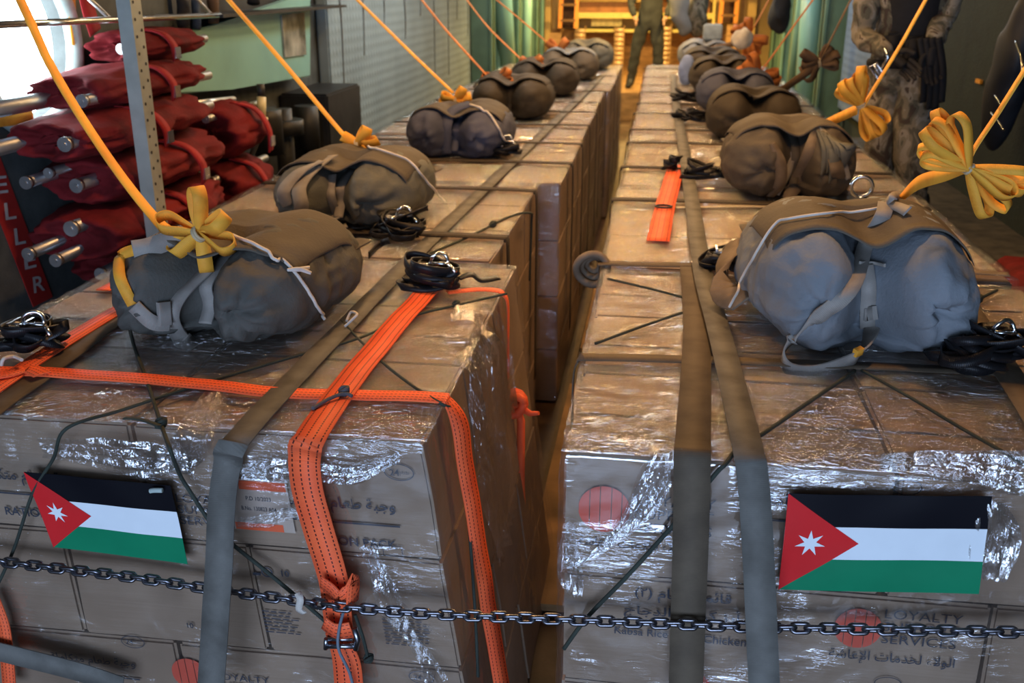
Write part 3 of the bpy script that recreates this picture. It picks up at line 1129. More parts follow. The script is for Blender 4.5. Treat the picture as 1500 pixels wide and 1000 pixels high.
L0, R0 = BUN[('left', 0)], BUN[('right', 0)]
# left bundle, top layer, carton by the aisle
def b(bm, f):
    x, z = px_of(L0, 580, 748); ration(bm, f, x, z, .235)
    x, z = px_of(L0, 585, 690); mark24(bm, f, x, z, .030)
    x0, z0 = px_of(L0, 563, 812); x1, z1 = px_of(L0, 588, 799)
    for q in ((x0, z0, x1, z0+.0015), (x0, z1, x1, z1+.0015), (x0, z0, x0+.0015, z1), (x1, z0, x1+.0015, z1)):
        put_rect(bm, *q, f)
    x, z = px_of(L0, 260, 733); company(bm, f, x, z, .128)
print_on(('left', 0, 0, 1, 0), b)
def b(bm, f):
    x, z = px_of(L0, 218, 745); put_logo(bm, x, z, .046, f)
print_on(('left', 0, 0, 1, 0), b, 'company_logo', LOGO)
# its orange-barred shipping label
def b(bm, f):
    x0, z0 = px_of(L0, 346, 772); x1, z1 = px_of(L0, 420, 704)
    put_rect(bm, x0, z0, x1, z1, lambda a, c: f(a, c)+V((0, -.0006, 0)))
lb = print_on(('left', 0, 0, 1, 0), b, 'shipping_label', LABELP)
def b(bm, f):
    g = lambda a, c: f(a, c)+V((0, -.0012, 0))
    x0, z0 = px_of(L0, 352, 714); x1, z1 = px_of(L0, 418, 706); put_rect(bm, x0, z0, x1, z1, g)
    x0, z0 = px_of(L0, 348, 772); x1, z1 = px_of(L0, 416, 767); put_rect(bm, x0, z0, x1, z1, g)
print_on(('left', 0, 0, 1, 0), b, 'label_bar', LABELO)
def b(bm, f):
    g = lambda a, c: f(a, c)+V((0, -.0012, 0))
    x, z = px_of(L0, 362, 730); put_text(bm, 'P.D 10/2023', x, z, .052, g, .01, height=.009)
    x, z = px_of(L0, 356, 744); put_text(bm, 'B.No. 130823 A04', x, z, .072, g, .01, height=.009)
print_on(('left', 0, 0, 1, 0), b, 'label_text')
# left bundle, top layer, carton by the hull
def b(bm, f):
    x, z = px_of(L0, 120, 708); ration(bm, f, x, z, .235)
print_on(('left', 0, 0, 0, 0), b)
# left bundle, second layer
def b(bm, f):
    x, z = px_of(L0, 385, 893); small_type(bm, f, x, z, .075, 7, seed=3)
    x, z = px_of(L0, 560, 905); small_type(bm, f, x, z, .10, 8, seed=4)
    x, z = px_of(L0, 414, 842); put_text(bm, '10', x, z, .016, f, .02)
    x, z = px_of(L0, 392, 836); put_ring(bm, x, z, .012, .012, .003, f)
    x, z = px_of(L0, 372, 840); small_type(bm, f, x, z, .018, 1, .02, seed=5)
print_on(('left', 0, 1, 2, 0), b)
def b(bm, f):
    x, z = px_of(L0, 276, 917); put_text(bm, '10', x, z, .014, f, .02)
print_on(('left', 0, 1, 1, 0), b)
# left bundle, third layer
def b(bm, f):
    x, z = px_of(L0, 200, 975); ration(bm, f, x, z, .19)
    x, z = px_of(L0, 196, 938); mark24(bm, f, x, z, .026)
print_on(('left', 0, 2, 0, 0), b)
def b(bm, f):
    x, z = px_of(L0, 318, 992); company(bm, f, x, z, .115)
    x, z = px_of(L0, 618, 990); mark24(bm, f, x, z, .026)
print_on(('left', 0, 2, 1, 0), b)
def b(bm, f):
    x, z = px_of(L0, 280, 985); put_logo(bm, x, z, .040, f)
print_on(('left', 0, 2, 1, 0), b, 'company_logo', LOGO)
# right bundle, top layer
def b(bm, f):
    x, z = px_of(R0, 932, 737); company(bm, f, x, z, .148)
    x, z = px_of(R0, 848, 795); put_text(bm, AR_CO1, x, z, .205, f, .006, height=.020)
    x, z = px_of(R0, 1318, 750); ration(bm, f, x, z, .25)
    x, z = px_of(R0, 1328, 712); put_ring(bm, x, z, .026, .016, .0018, f)
print_on(('right', 0, 0, 0, 0), b)
def b(bm, f):
    x, z = px_of(R0, 885, 744); put_logo(bm, x, z, .049, f)
print_on(('right', 0, 0, 0, 0), b, 'company_logo', LOGO)
# right bundle, second layer
def b(bm, f):
    x, z = px_of(R0, 930, 868); put_text(bm, AR_MENU1, x, z-.004, .185, f, .012, height=.020)
    x, z = px_of(R0, 914, 893); put_text(bm, AR_MENU2, x, z-.004, .225, f, .012, height=.020)
    x, z = px_of(R0, 900, 925); put_text(bm, 'Kabsa Rice', x, z, .105, f, .012)
    x, z = px_of(R0, 1030, 939); put_text(bm, 'Chicken', x, z, .082, f, .012)
print_on(('right', 0, 1, 0, 0), b)
def b(bm, f):
    x, z = px_of(R0, 1295, 903); company(bm, f, x, z, .140)
    x, z = px_of(R0, 1213, 959); put_text(bm, AR_CO1, x, z, .232, f, .008, height=.020)
print_on(('right', 0, 1, 1, 0), b)
def b(bm, f):
    x, z = px_of(R0, 1256, 918); put_logo(bm, x, z, .044, f)
print_on(('right', 0, 1, 1, 0), b, 'company_logo', LOGO)
def b(bm, f):
    x, z = px_of(R0, 1300, 999); put_ring(bm, x, z, .026, .016, .0018, f)
print_on(('right', 0, 2, 1, 0), b)
def b(bm, f):
    x, z = px_of(R0, 1056, 1010); put_logo(bm, x-.06, z, .040, f)
print_on(('right', 0, 2, 0, 0), b, 'company_logo', LOGO)

# ---- clear stretch film around each bundle
def film_shell(B, step, amp, off):
    bm = bmesh.new()
    x0, x1, y0, y1, z0, z1 = B.x0, B.x1, B.y0, B.y1, .03, T
    c = V(((x0+x1)/2, (y0+y1)/2, (z0+z1)/2))
    h = V(((x1-x0)/2, (y1-y0)/2, (z1-z0)/2))
    sd = V((B.k*7.3, 11 if B.side == 'left' else 0, 0))

    def put(p):
        q = V(((p.x-c.x)/h.x, (p.y-c.y)/h.y, (p.z-c.z)/h.z))
        nv = V((WX(abs(q.x)**14, q.x), WX(abs(q.y)**14, q.y), max(0, WX(abs(q.z)**14, q.z))))
        nv = nv.normalized() if nv.length > 1e-6 else V((0, 0, 1))
        s = V((p.x*7, p.y*17, p.z*9))+sd
        r = 1-abs(noise.noise(s))*2
        r2 = 1-abs(noise.noise(V((p.x*24+p.z*9, p.y*36, p.z*20-p.x*12))+sd))*2
        lo = noise.noise(p*3.1+sd)
        d = off+amp*max(0, .55*r+.35*r2+.5*lo)
        return bm.verts.new(B.map(p)+nv*d)

    def grid(o, u, v, nu, nv):
        g = [[put(o+u*(i/nu)+v*(j/nv)) for j in range(nv+1)] for i in range(nu+1)]
        for i in range(nu):
            for j in range(nv):
                bm.faces.new((g[i][j], g[i+1][j], g[i+1][j+1], g[i][j+1])).smooth = True
    X, Y, Z = V((x1-x0, 0, 0)), V((0, y1-y0, 0)), V((0, 0, z1-z0))
    nx, ny, nz = int(X.x/step), int(Y.y/step), int(Z.z/step)
    O = V((x0, y0, z0))
    grid(O+Z, X, Y, nx, ny)
    grid(O, X, Z, nx, nz)
    grid(O+Y, X, Z, nx//2, nz//2) if B.k > 5 else grid(O+Y, X, Z, nx, nz)
    grid(O, Y, Z, ny, nz)
    grid(O+X, Y, Z, ny, nz)
    bmesh.ops.remove_doubles(bm, verts=bm.verts, dist=1e-5)
    return bm


FILMS = {}
for (sd, k), B in BUN.items():
    bm = film_shell(B, .011 if k == 0 else .018 if k < 3 else .028, .007 if k < 1 else .008, .0085)
    for f in bm.faces:
        f.normal_update()
    o = link('stretch_film', bm, [FILM, FILMS_], None, True)
    for p_ in o.data.polygons:
        p_.material_index = 0 if abs(p_.normal.z) > .55 else 1
    tag(o, 'clear crinkled stretch film wrapped round the %s bundle of the %s row' % (ORD[k], sd), 'stretch film', 'stretch film on the bundles')
    FILMS[(sd, k)] = o


def film_fold(parent, pts, wdir, width, seed=0, k=10, ruff=.010, nw=10):
    """a bunched, ruffled run of loose film"""
    P = catmull(pts, k)
    wl = width if isinstance(width, list) else [width]*len(pts)
    Wl = [q.x for q in catmull([V((a, 0, 0)) for a in wl], k)]
    wv = V(wdir).normalized()
    bm = bmesh.new()
    rows = []
    for i, p in enumerate(P):
        t = (P[min(i+1, len(P)-1)]-P[max(0, i-1)]).normalized()
        nv = t.cross(wv).normalized()
        row = []
        for j in range(nw+1):
            u = j/nw-.5
            d = ruff*(noise.noise(V((u*9+seed, i*.16, seed*3.3)))+.6*math.sin(j*2.3+seed+i*.06))
            row.append(bm.verts.new(p+wv*(u*Wl[i])+nv*d))
        rows.append(row)
    for i in range(len(rows)-1):
        for j in range(nw):
            bm.faces.new((rows[i][j], rows[i+1][j], rows[i+1][j+1], rows[i][j+1])).smooth = True
    return link('film_fold', bm, FOLD, parent, True)


FY = 1.665-.028
fr, fl = FILMS[('right', 0)], FILMS[('left', 0)]
film_fold(fr, [aty(975, 664, FY), aty(962, 700, FY), aty(935, 752, FY), aty(880, 806, FY), aty(834, 830, FY)], (1, 0, .35), [.06, .075, .07, .035, .012], 1)
film_fold(fr, [aty(836, 765, FY), aty(833, 800, FY), aty(836, 845, FY), aty(842, 872, FY)], (1, 0, 0), [.02, .035, .05, .03], 2)
film_fold(fr, [aty(1290, 676, FY), aty(1370, 680, FY), aty(1460, 690, FY), aty(1540, 700, FY)], (0, 0, 1), [.03, .06, .09, .09], 3)
film_fold(fr, [aty(1450, 735, FY), aty(1456, 775, FY), aty(1450, 815, FY), aty(1452, 850, FY)], (1, 0, 0), [.05, .09, .09, .05], 4)
film_fold(fl, [atz(325, 562, T+.016), atz(300, 600, T+.016), atz(282, 640, T+.016), aty(268, 668, FY), aty(240, 690, FY)], (1, 0, 0), [.05, .07, .08, .10, .10], 5)
film_fold(fl, [aty(60, 655, FY), aty(130, 665, FY), aty(200, 672, FY), aty(280, 680, FY)], (0, -.3, 1), [.05, .08, .09, .05], 6)
film_fold(fl, [aty(540, 800, FY), aty(552, 830, FY), aty(566, 865, FY), aty(575, 895, FY)], (1, 0, 0), [.035, .035, .05, .07], 7)
film_fold(fl, [aty(575, 895, FY), aty(600, 930, FY), aty(625, 965, FY), aty(640, 1000, FY)], (1, 0, .4), [.05, .03, .035, .06], 8)
film_fold(fl, [aty(352, 690, FY), aty(400, 690, FY), aty(440, 690, FY), aty(520, 695, FY), aty(585, 668, FY)], (0, -.2, 1), [.03, .06, .06, .05, .03], 9)
film_fold(fl, [aty(348, 765, FY), aty(390, 762, FY), aty(425, 752, FY), aty(450, 760, FY)], (0, 0, 1), [.02, .035, .03, .02], 10)
# a loose film skirt hanging down the aisle side of the first left bundle
film_fold(fl, [V((-.43, 2.20, T+.018)), V((-.385, 2.22, T-.05)), V((-.36, 2.20, T-.25)), V((-.33, 2.18, T-.5))], (0, 1, 0), [.25, .34, .42, .30], 11, ruff=.022, nw=18)
film_fold(fl, [V((-.50, 2.38, T+.018)), V((-.44, 2.42, T+.012)), V((-.39, 2.45, T-.1)), V((-.37, 2.48, T-.3))], (0, 1, 0), [.08, .16, .20, .16], 12, ruff=.018, nw=14)
#MARK3
# ------------------------------------------------------------------ parachute packs on top of the bundles
ZS = T+.021        # straps lie on the film


def canvas(name, col, col2, bump=0.35):
    return mat(name, col, 0.75, var=0.2, scale=5, bump=bump, bscale=120, col2=col2, spec=0.25)


class Pack:
    """soft pack with two fat lobes facing the camera; local x across, y away, z up from its base"""
    def __init__(s, loc, w, d, h, rot, seed, lobes=2, power=3.0):
        s.loc, s.w, s.d, s.h, s.rot, s.seed, s.lobes, s.power = V(loc), w, d, h, rot, seed, lobes, power
        s.M = Matrix.Translation(s.loc) @ Matrix.Rotation(rot, 4, 'Z')

    def groove(s, x):
        return math.exp(-(x/(.13*s.w))**2)

    def surf(s, a, e):
        """a azimuth (0 = +x, -90 deg = towards camera), e elevation"""
        p1, p2 = s.power, 2.5
        ca, sa, ce, se = math.cos(a), math.sin(a), math.cos(e), math.sin(e)
        k = (abs(ca)**p1+abs(sa)**p1)**(-1/p1)
        hx, hy = ca*k, sa*k
        q = (abs(ce)**p2+abs(se)**p2)**(-1/p2)
        x, y, z = hx*ce*q*s.w/2, hy*ce*q*s.d/2, se*q*s.h/2
        if s.lobes == 2:
            g = s.groove(x)
            if y < 0:
                f = min(1, -y/(s.d*.5)*1.6)
                y += g*f*.24*s.d*(1 if z > -.3*s.h else .6)
            z -= g*max(0, z/(s.h*.5))*.06*(1.3 if y < 0 else .5)
        z = max(z, -s.h*.44)
        # the pack narrows a little upward and sags outward below
        f = 1+.07*(-z/(s.h*.5))
        x *= f
        y *= f if y < 0 else 1
        p = V((x, y, z+s.h*.44))
        sd = V((s.seed*5.1, s.seed*2.3, 0))
        nrm = V((x/(s.w*.5)**2, y/(s.d*.5)**2, z/(s.h*.5)**2)).normalized()
        d = .020*noise.noise(p*4+sd)+.009*noise.noise(V((p.x*16, p.y*8, p.z*14))+sd)
        d += .008*(1-abs(noise.noise(V((p.x*11, p.y*20, p.z*6))+sd))*2)+.005*(1-abs(noise.noise(V((p.x*26+p.z*9, p.y*18, p.z*24-p.x*8))+sd))*2)
        # gathered ends of the lobes
        if y < 0 and s.lobes == 2:
            for c, fw in ((s.w*.27, 1), (-s.w*.27, 1)):
                dx, dz = x-c, z+.02
                r = math.hypot(dx, dz)
                an = math.atan2(dz, dx)
                d += math.exp(-(r/.075)**2)*min(1, r/.015)*(.012*math.sin(8*an+s.seed+9*r)+.010*math.sin(3*an+2*s.seed))
                d -= .045*math.exp(-(r/.024)**2)
        return p+nrm*d

    def world(s, p):
        return s.M @ V(p)

    def top(s, x, y):
        """height of the pack above (x, y)"""
        X, Y = min(.999, abs(x)/(s.w/2)), min(.999, abs(y)/(s.d/2))
        r = min(.999, (X**s.power+Y**s.power)**(1/s.power))
        z = s.h/2*(1-r**2.5)**(1/2.5)
        if s.lobes == 2:
            z -= s.groove(x)*.05*(z/(s.h/2))*(1 if y < 0 else .4)
        sd = V((s.seed*5.1, s.seed*2.3, 0))
        return z+s.h*.44+.020*noise.noise(V((x, y, z+s.h*.44))*4+sd)

    def mesh(s, na=84, ne=44):
        bm = bmesh.new()
        rows = []
        for j in range(1, ne):
            e = -PI/2+PI*j/ne
            rows.append([bm.verts.new(s.world(s.surf(2*PI*i/na, e))) for i in range(na)])
        bot = bm.verts.new(s.world(s.surf(0, -PI/2)))
        topv = bm.verts.new(s.world(s.surf(0, PI/2)))
        for j in range(len(rows)-1):
            for i in range(na):
                bm.faces.new((rows[j][i], rows[j][(i+1) % na], rows[j+1][(i+1) % na], rows[j+1][i])).smooth = True
        for i in range(na):
            bm.faces.new((bot, rows[0][(i+1) % na], rows[0][i])).smooth = True
            bm.faces.new((topv, rows[-1][i], rows[-1][(i+1) % na])).smooth = True
        return bm

    def flap(s, x0, x1, y0, y1, off=.010, nx=40, ny=30, th=.004, curve=.12):
        """cover flap draped over the top, with a curved front edge"""
        bm = bmesh.new()
        g = []
        for j in range(ny+1):
            row = []
            for i in range(nx+1):
                u, v = i/nx, j/ny
                x = (x0+(x1-x0)*u)*s.w/2
                yf = y0+curve*(4*(u-.5)**2)
                y = (yf+(y1-yf)*v)*s.d/2
                z = s.top(x, y)+off+.004*noise.noise(V((x*22, y*16, s.seed)))
                if v < .06:
                    z += .006
                row.append(V((x, y, z)))
            g.append(row)
        up = [[bm.verts.new(s.world(p)) for p in r] for r in g]
        dn = [[bm.verts.new(s.world(p-V((0, 0, th)))) for p in r] for r in g]
        for j in range(ny):
            for i in range(nx):
                bm.faces.new((up[j][i], up[j][i+1], up[j+1][i+1], up[j+1][i])).smooth = True
                bm.faces.new((dn[j][i], dn[j+1][i], dn[j+1][i+1], dn[j][i+1])).smooth = True
        for j in range(ny):
            bm.faces.new((up[j][0], up[j+1][0], dn[j+1][0], dn[j][0]))
            bm.faces.new((up[j][nx], dn[j][nx], dn[j+1][nx], up[j+1][nx]))
        for i in range(nx):
            bm.faces.new((up[0][i], dn[0][i], dn[0][i+1], up[0][i+1]))
            bm.faces.new((up[ny][i], up[ny][i+1], dn[ny][i+1], dn[ny][i]))
        return bm


CV_GREY = canvas('grey_olive_canvas', (0.098, 0.096, 0.084), (0.066, 0.063, 0.055))
CV_PALE = canvas('pale_grey_green_canvas', (0.135, 0.14, 0.125), (0.09, 0.09, 0.078))
CV_BLUE = canvas('blue_grey_canvas', (0.075, 0.083, 0.13), (0.05, 0.055, 0.085))
CV_LIGHT = canvas('light_blue_grey_canvas', (0.20, 0.225, 0.25), (0.14, 0.15, 0.16))
CV_BROWN = canvas('brown_olive_canvas', (0.055, 0.044, 0.031), (0.036, 0.028, 0.02))
CV_OLV = canvas('olive_tan_canvas', (0.105, 0.088, 0.066), (0.07, 0.058, 0.044))
GRP = 'parachute packs on the bundles'


def pack(name_label, loc, w, d, h, rot, seed, m, flapm=None, res=(84, 44), front_strap=True, lobes=2, power=3.0, flap=(-.93, .93, -.62, .97)):
    p = Pack(loc, w, d, h, rot, seed, lobes, power)
    t = empty('parachute_pack', loc, name_label, 'parachute pack', GRP)
    b1 = link('bag', p.mesh(*res), m, t, False)
    bm = p.flap(*flap)
    b2 = link('cover_flap', bm, flapm or m, t)
    vs, fs = [], []
    for o in (b1, b2):
        k = len(vs)
        vs += [v.co.copy() for v in o.data.vertices]
        fs += [tuple(i+k for i in q.vertices) for q in o.data.polygons]
    p.bvh = BVHTree.FromPolygons(vs, fs)
    if front_strap:
        pts, wd = [], []
        xw = .012
        for e in (1.15, .9, .6, .3, 0, -.3, -.62):
            q = p.surf(-PI/2+xw, e)+V((.0, -.012, .006))
            pts.append(p.world(q))
        wv = p.M.to_3x3() @ V((1, 0, 0))
        bm = bmesh.new()
        ribbon(bm, pts, .034, wv, .004, 5)
        link('riser_strap', bm, GREYSTRAP if m in (CV_LIGHT, CV_PALE, CV_GREY) else m, t)
    return p, t


def front_loc(pa, pb, yb, d):
    A, B = atz(pa, yb, T), atz(pb, yb, T)
    c = (A+B)/2
    return V((c.x, c.y+d/2, T+.022)), (B.x-A.x)


# --- left row
pL1, tL1 = pack('dark grey-olive parachute pack with yellow bow and frayed white tie, first left bundle', V((-1.03, 2.30, T+.020)), .50, .62, .26, math.radians(-6), 1, CV_GREY, CV_OLV, (132, 70))
pL2, tL2 = pack('pale grey-green parachute pack on the second left bundle, straps drooping at its left end', V((-1.08, 3.47, T+.020)), .52, .62, .255, math.radians(-4), 2, CV_PALE, CV_OLV, (110, 60))
pL3, tL3 = pack('blue-grey parachute pack on the third left bundle with a yellow bow', V((-.985, 4.98, T+.020)), .50, .62, .25, 0, 3, CV_BLUE, CV_OLV, (96, 50))
farL = [(-.93, 6.42, CV_BROWN, 'dark brown parachute pack, fourth from the front in the left row'),
        (-.87, 7.75, CV_BROWN, 'dark brown parachute pack, fifth from the front in the left row'),
        (-.80, 9.05, CV_OLV, 'olive parachute pack, sixth from the front in the left row'),
        (-.74, 10.2, CV_PALE, 'grey parachute pack, last and farthest in the left row')]
for i, (x, y, m, lab) in enumerate(farL):
    pack(lab, V((x, y, T+.022)), .50, .66, .27, 0, 11+i, m, CV_LIGHT if i == 2 else None, (60, 30), i < 1)
# --- right row
pR1, tR1 = pack('large light blue-grey parachute pack on the first right bundle, strap loop hanging in front', V((.49, 2.46, T+.020)), .50, .64, .32, math.radians(4), 5, CV_LIGHT, CV_OLV, (140, 74), False)
pR2, tR2 = pack('olive-brown parachute pack on the second right bundle, grey straps gathered at its top corner', V((.53, 4.22, T+.020)), .50, .62, .31, math.radians(4), 6, CV_OLV, CV_OLV, (110, 60))
farR = [(.52, 5.75, CV_BROWN, 'dark brown parachute pack, third from the front in the right row'),
        (.50, 6.95, CV_BLUE, 'dark blue-grey parachute pack, fourth from the front in the right row'),
        (.48, 8.15, CV_BROWN, 'brown parachute pack, fifth from the front in the right row'),
        (.45, 9.25, CV_BROWN, 'dark brown parachute pack, sixth from the front in the right row'),
        (.42, 10.3, CV_LIGHT, 'pale parachute pack, last and farthest in the right row')]
for i, (x, y, m, lab) in enumerate(farR):
    pack(lab, V((x, y, T+.022)), .50, .66, .275, 0, 21+i, m, None, (60, 30), False)

# straps and loops that belong to the packs
def ps(p, x, y, Y, off=.012):
    """point on the pack's own surface along a measured sight line, or at distance Y where it hangs free"""
    d = ray(x, y).normalized()
    h = p.bvh.ray_cast(CAM, d)
    if h[0] is None:
        return aty(x, y, Y)
    n_ = h[1] if h[1].dot(d) < 0 else -h[1]
    return h[0]+n_*off


def part_strap(t, name, pts, width, wd, m, th=.004, k=8):
    bm = bmesh.new()
    ribbon(bm, pts, width, wd, th, k)
    return link(name, bm, m, t)


def tie(p, px, Y, n=34):
    """cord laid tightly over a pack along a pixel path, free points at distance Y"""
    P = catmull([V((a, b_, 0)) for a, b_ in px], 6)
    out = []
    for i, q in enumerate(P):
        out.append(ps(p, q.x, q.y, Y, .008))
    return out


# first right pack: crossing riser with a long loop hanging in front
Y1 = 2.24
part_strap(tR1, 'riser_strap', [ps(pR1, 1300, 303, 2.72), ps(pR1, 1296, 322, 2.56), ps(pR1, 1272, 362, 2.42), ps(pR1, 1240, 420, 2.27), ps(pR1, 1205, 463, 2.20), ps(pR1, 1160, 498, 2.17), ps(pR1, 1147, 520, 2.15),
                                ps(pR1, 1158, 541, 2.13), ps(pR1, 1195, 544, 2.13), ps(pR1, 1240, 530, 2.14), ps(pR1, 1266, 512, 2.17), ps(pR1, 1277, 485, 2.20), ps(pR1, 1275, 455, 2.24)], .036,
           [(1, 0, 0)]*4+[(.8, 0, .5), (.5, 0, .8), (0, -.4, 1), (0, -.3, 1), (0, -.3, 1), (0, -.3, 1), (.5, -.3, .8), (1, 0, .2), (1, 0, 0)], GREYSTRAP)
part_strap(tR1, 'riser_strap', [ps(pR1, 1262, 392, 2.36), ps(pR1, 1268, 420, 2.29), ps(pR1, 1276, 452, 2.24), ps(pR1, 1274, 476, 2.22)], .034, (1, 0, 0), GREYSTRAP)
part_strap(tR1, 'keeper', [ps(pR1, 1262, 456, 2.225), ps(pR1, 1276, 456, 2.215), ps(pR1, 1288, 456, 2.225)], .032, (0, 0, 1), GREYSTRAP, .012)
part_strap(tR1, 'yellow_stitching', [ps(pR1, 1252, 517, 2.135), ps(pR1, 1262, 513, 2.150)], .018, (0, -.3, 1), YELLOW, .012)
part_strap(tR1, 'carrying_patch', [ps(pR1, 1252, 388, 2.36), ps(pR1, 1282, 389, 2.35), ps(pR1, 1302, 391, 2.36)], .008, (0, 0, 1), GREYSTRAP)
# cloth gathered to a point at the top right corner of the first right pack
for k, (a, b_, yy, wdt) in enumerate((((1298, 305), (1330, 316), 2.9, .022), ((1300, 303), (1322, 288), 3.0, .022))):
    part_strap(tR1, 'gathered_strap', [ps(pR1, *a, 2.80), ps(pR1, (a[0]+b_[0])/2, (a[1]+b_[1])/2-2, (2.8+yy)/2), ps(pR1, *b_, yy)], [.02, wdt, wdt*1.2], (0, 1, .3), GREYSTRAP)
rope('white_tie', tie(pR1, [(1068, 450), (1100, 392), (1136, 334), (1160, 324), (1230, 314), (1292, 306)], 2.36), 0.0035, WCORD, parent=tR1, k=2)
part_strap(tR1, 'brown_side_flap', [ps(pR1, 1080, 350, 2.72), ps(pR1, 1066, 385, 2.62), ps(pR1, 1068, 425, 2.50), ps(pR1, 1085, 445, 2.40)], [.05, .09, .10, .05], (0, 1, .2), TANW)
# second right pack
for pts, wdt in (([ps(pR2, 1198, 190, 4.6), ps(pR2, 1190, 225, 4.3), ps(pR2, 1172, 262, 4.08), ps(pR2, 1152, 292, 4.0)], .06),
                 ([ps(pR2, 1130, 212, 4.25), ps(pR2, 1140, 240, 4.08), ps(pR2, 1138, 268, 4.03), ps(pR2, 1128, 288, 4.0)], .045),
                 ([ps(pR2, 1165, 215, 4.3), ps(pR2, 1150, 250, 4.08), ps(pR2, 1138, 285, 4.0)], .03),
                 ([ps(pR2, 1202, 190, 4.62), ps(pR2, 1216, 225, 4.5), ps(pR2, 1228, 258, 4.4), ps(pR2, 1236, 292, 4.3)], .05),
                 ([ps(pR2, 1202, 188, 4.62), ps(pR2, 1222, 215, 4.6), ps(pR2, 1232, 240, 4.55), ps(pR2, 1240, 262, 4.5)], .03)):
    part_strap(tR2, 'riser_strap', pts, [wdt*.5]+[wdt]*(len(pts)-2)+[wdt*.7], (1, .2, 0), TANW if wdt > .04 else GREYSTRAP)
# frayed tail cloth on the second right pack's right shoulder
for i in range(7):
    a = ps(pR2, 1200+i*4, 192+i*3, 4.62)
    b2 = ps(pR2, 1204+i*6, 262-abs(i-2)*6+random.uniform(-6, 6), 4.28)
    part_strap(tR2, 'frayed_edge', [a, a.lerp(b2, .5)+V((.02, -.04, .02)), b2], [.02, .045, .006], (1, .3, 0), CV_PALE)
# strap coil under the second left pack's left end, and drooping straps
for pts, wdt, m in (([ps(pL2, 486, 232, 3.55), ps(pL2, 462, 248, 3.42), ps(pL2, 440, 275, 3.33), ps(pL2, 440, 305, 3.30), ps(pL2, 430, 328, 3.30)], .05, GREYSTRAP),
                    ([ps(pL2, 470, 240, 3.5), ps(pL2, 440, 255, 3.46), ps(pL2, 420, 280, 3.45), ps(pL2, 424, 302, 3.45)], .045, GREYSTRAP),
                    ([ps(pL2, 484, 258, 3.36), ps(pL2, 482, 285, 3.30), ps(pL2, 492, 312, 3.28)], .030, GREYSTRAP),
                    ([ps(pL2, 500, 318, 3.27), ps(pL2, 475, 322, 3.25), ps(pL2, 462, 330, 3.24), ps(pL2, 485, 338, 3.22), ps(pL2, 508, 330, 3.24)], .045, GREYSTRAP)):
    part_strap(tL2, 'riser_strap', pts, wdt, (1, .2, .3), m)
# first left pack: grey collar strap with buckle keeper, yellow pull strip at the side
wv = (1, .2, 0)
part_strap(tL1, 'riser_strap', [ps(pL1, 300, 398, 2.20), ps(pL1, 262, 432, 2.08), ps(pL1, 248, 462, 2.05), ps(pL1, 262, 488, 2.06), ps(pL1, 285, 508, 2.09)], [.03, .03, .035, .045, .045], wv, GREYSTRAP)
part_strap(tL1, 'riser_strap', [ps(pL1, 198, 442, 2.10), ps(pL1, 222, 466, 2.05), ps(pL1, 246, 470, 2.03)], .035, (0, 0, 1), GREYSTRAP)
part_strap(tL1, 'keeper', [ps(pL1, 228, 458, 2.05), ps(pL1, 246, 456, 2.04)], .055, (0, .2, 1), GREYSTRAP, .012)
part_strap(tL1, 'yellow_pull', [ps(pL1, 198, 372, 2.36), ps(pL1, 184, 376, 2.30), ps(pL1, 179, 384, 2.26), ps(pL1, 184, 410, 2.18), ps(pL1, 196, 442, 2.10)], .026, [(0, 0, 1), (0, .5, 1), (1, .3, .3), (1, .3, 0), (1, .3, 0)], YELLOW)
part_strap(tL1, 'grey_tab', [ps(pL1, 197, 372, 2.37), ps(pL1, 222, 368, 2.45), ps(pL1, 262, 352, 2.62)], .045, (0, .3, 1), GREYSTRAP)
rope('white_tie', tie(pL1, [(292, 333), (350, 352), (400, 376), (418, 388), (440, 415), (460, 445), (476, 468)], 2.25), 0.0042, WCORD, parent=tL1, k=2)
for d_ in ((446, 391), (450, 402)):
    part_strap(tL1, 'frayed_tie_end', [ps(pL1, 418, 400, 2.29), ps(pL1, 434, 397, 2.28), ps(pL1, *d_, 2.28)], [.006, .010, .008], (0, 0, 1), mat('white_tape', (.75, .72, .66), .8))
rope('white_tie', tie(pL2, [(540, 217), (580, 230), (600, 240), (625, 268), (652, 296)], 3.72), 0.0045, WCORD, parent=tL2, k=2)
rope('white_tie', tie(pL3, [(688, 155), (712, 165), (728, 188), (742, 215)], 5.1), 0.006, WCORD, parent=tL3, k=2)
part_strap(tL3, 'side_strap', [ps(pL3, 690, 155, 5.1), ps(pL3, 662, 165, 4.95), ps(pL3, 652, 185, 4.88), ps(pL3, 654, 222, 4.86)], .05, (1, .2, 0), CV_BLUE)
# pale blue cloth and grey block on the farthest right packs
bm = bmesh.new(); c = aty(1007, 92, 8.6)
bmesh.ops.create_icosphere(bm, subdivisions=3, radius=.12, matrix=Matrix.Translation((c.x, c.y, T+.13)) @ Matrix.Diagonal((.55, .5, 1.05, 1)))
for v in bm.verts: v.co += V((noise.noise(v.co*12), noise.noise(v.co*12+V((5, 0, 0))), 0))*.02
tag(link('cloth_bundle', bm, mat('pale_blue_cloth', (.24, .32, .55), .8), None, True), 'pale blue cloth bundle at the left end of the far right packs', 'cloth')
bm = bmesh.new(); c = aty(1088, 96, 9.0)
bmesh.ops.create_icosphere(bm, subdivisions=3, radius=.085, matrix=Matrix.Translation((c.x-.02, c.y, T+.36)))
for v in bm.verts: v.co += v.normal*noise.noise(v.co*18)*.03
tag(link('cord_ball', bm, WCORD, None, True), 'ball of white cord on the far right packs', 'cord')
bm = bmesh.new(); c = aty(1042, 74, 10.3)
box(bm, (c.x-.09, c.y-.06, T+.285), (c.x+.09, c.y+.06, T+.43)); bmesh.ops.bevel(bm, geom=bm.edges[:], offset=.012, segments=2, affect='EDGES')
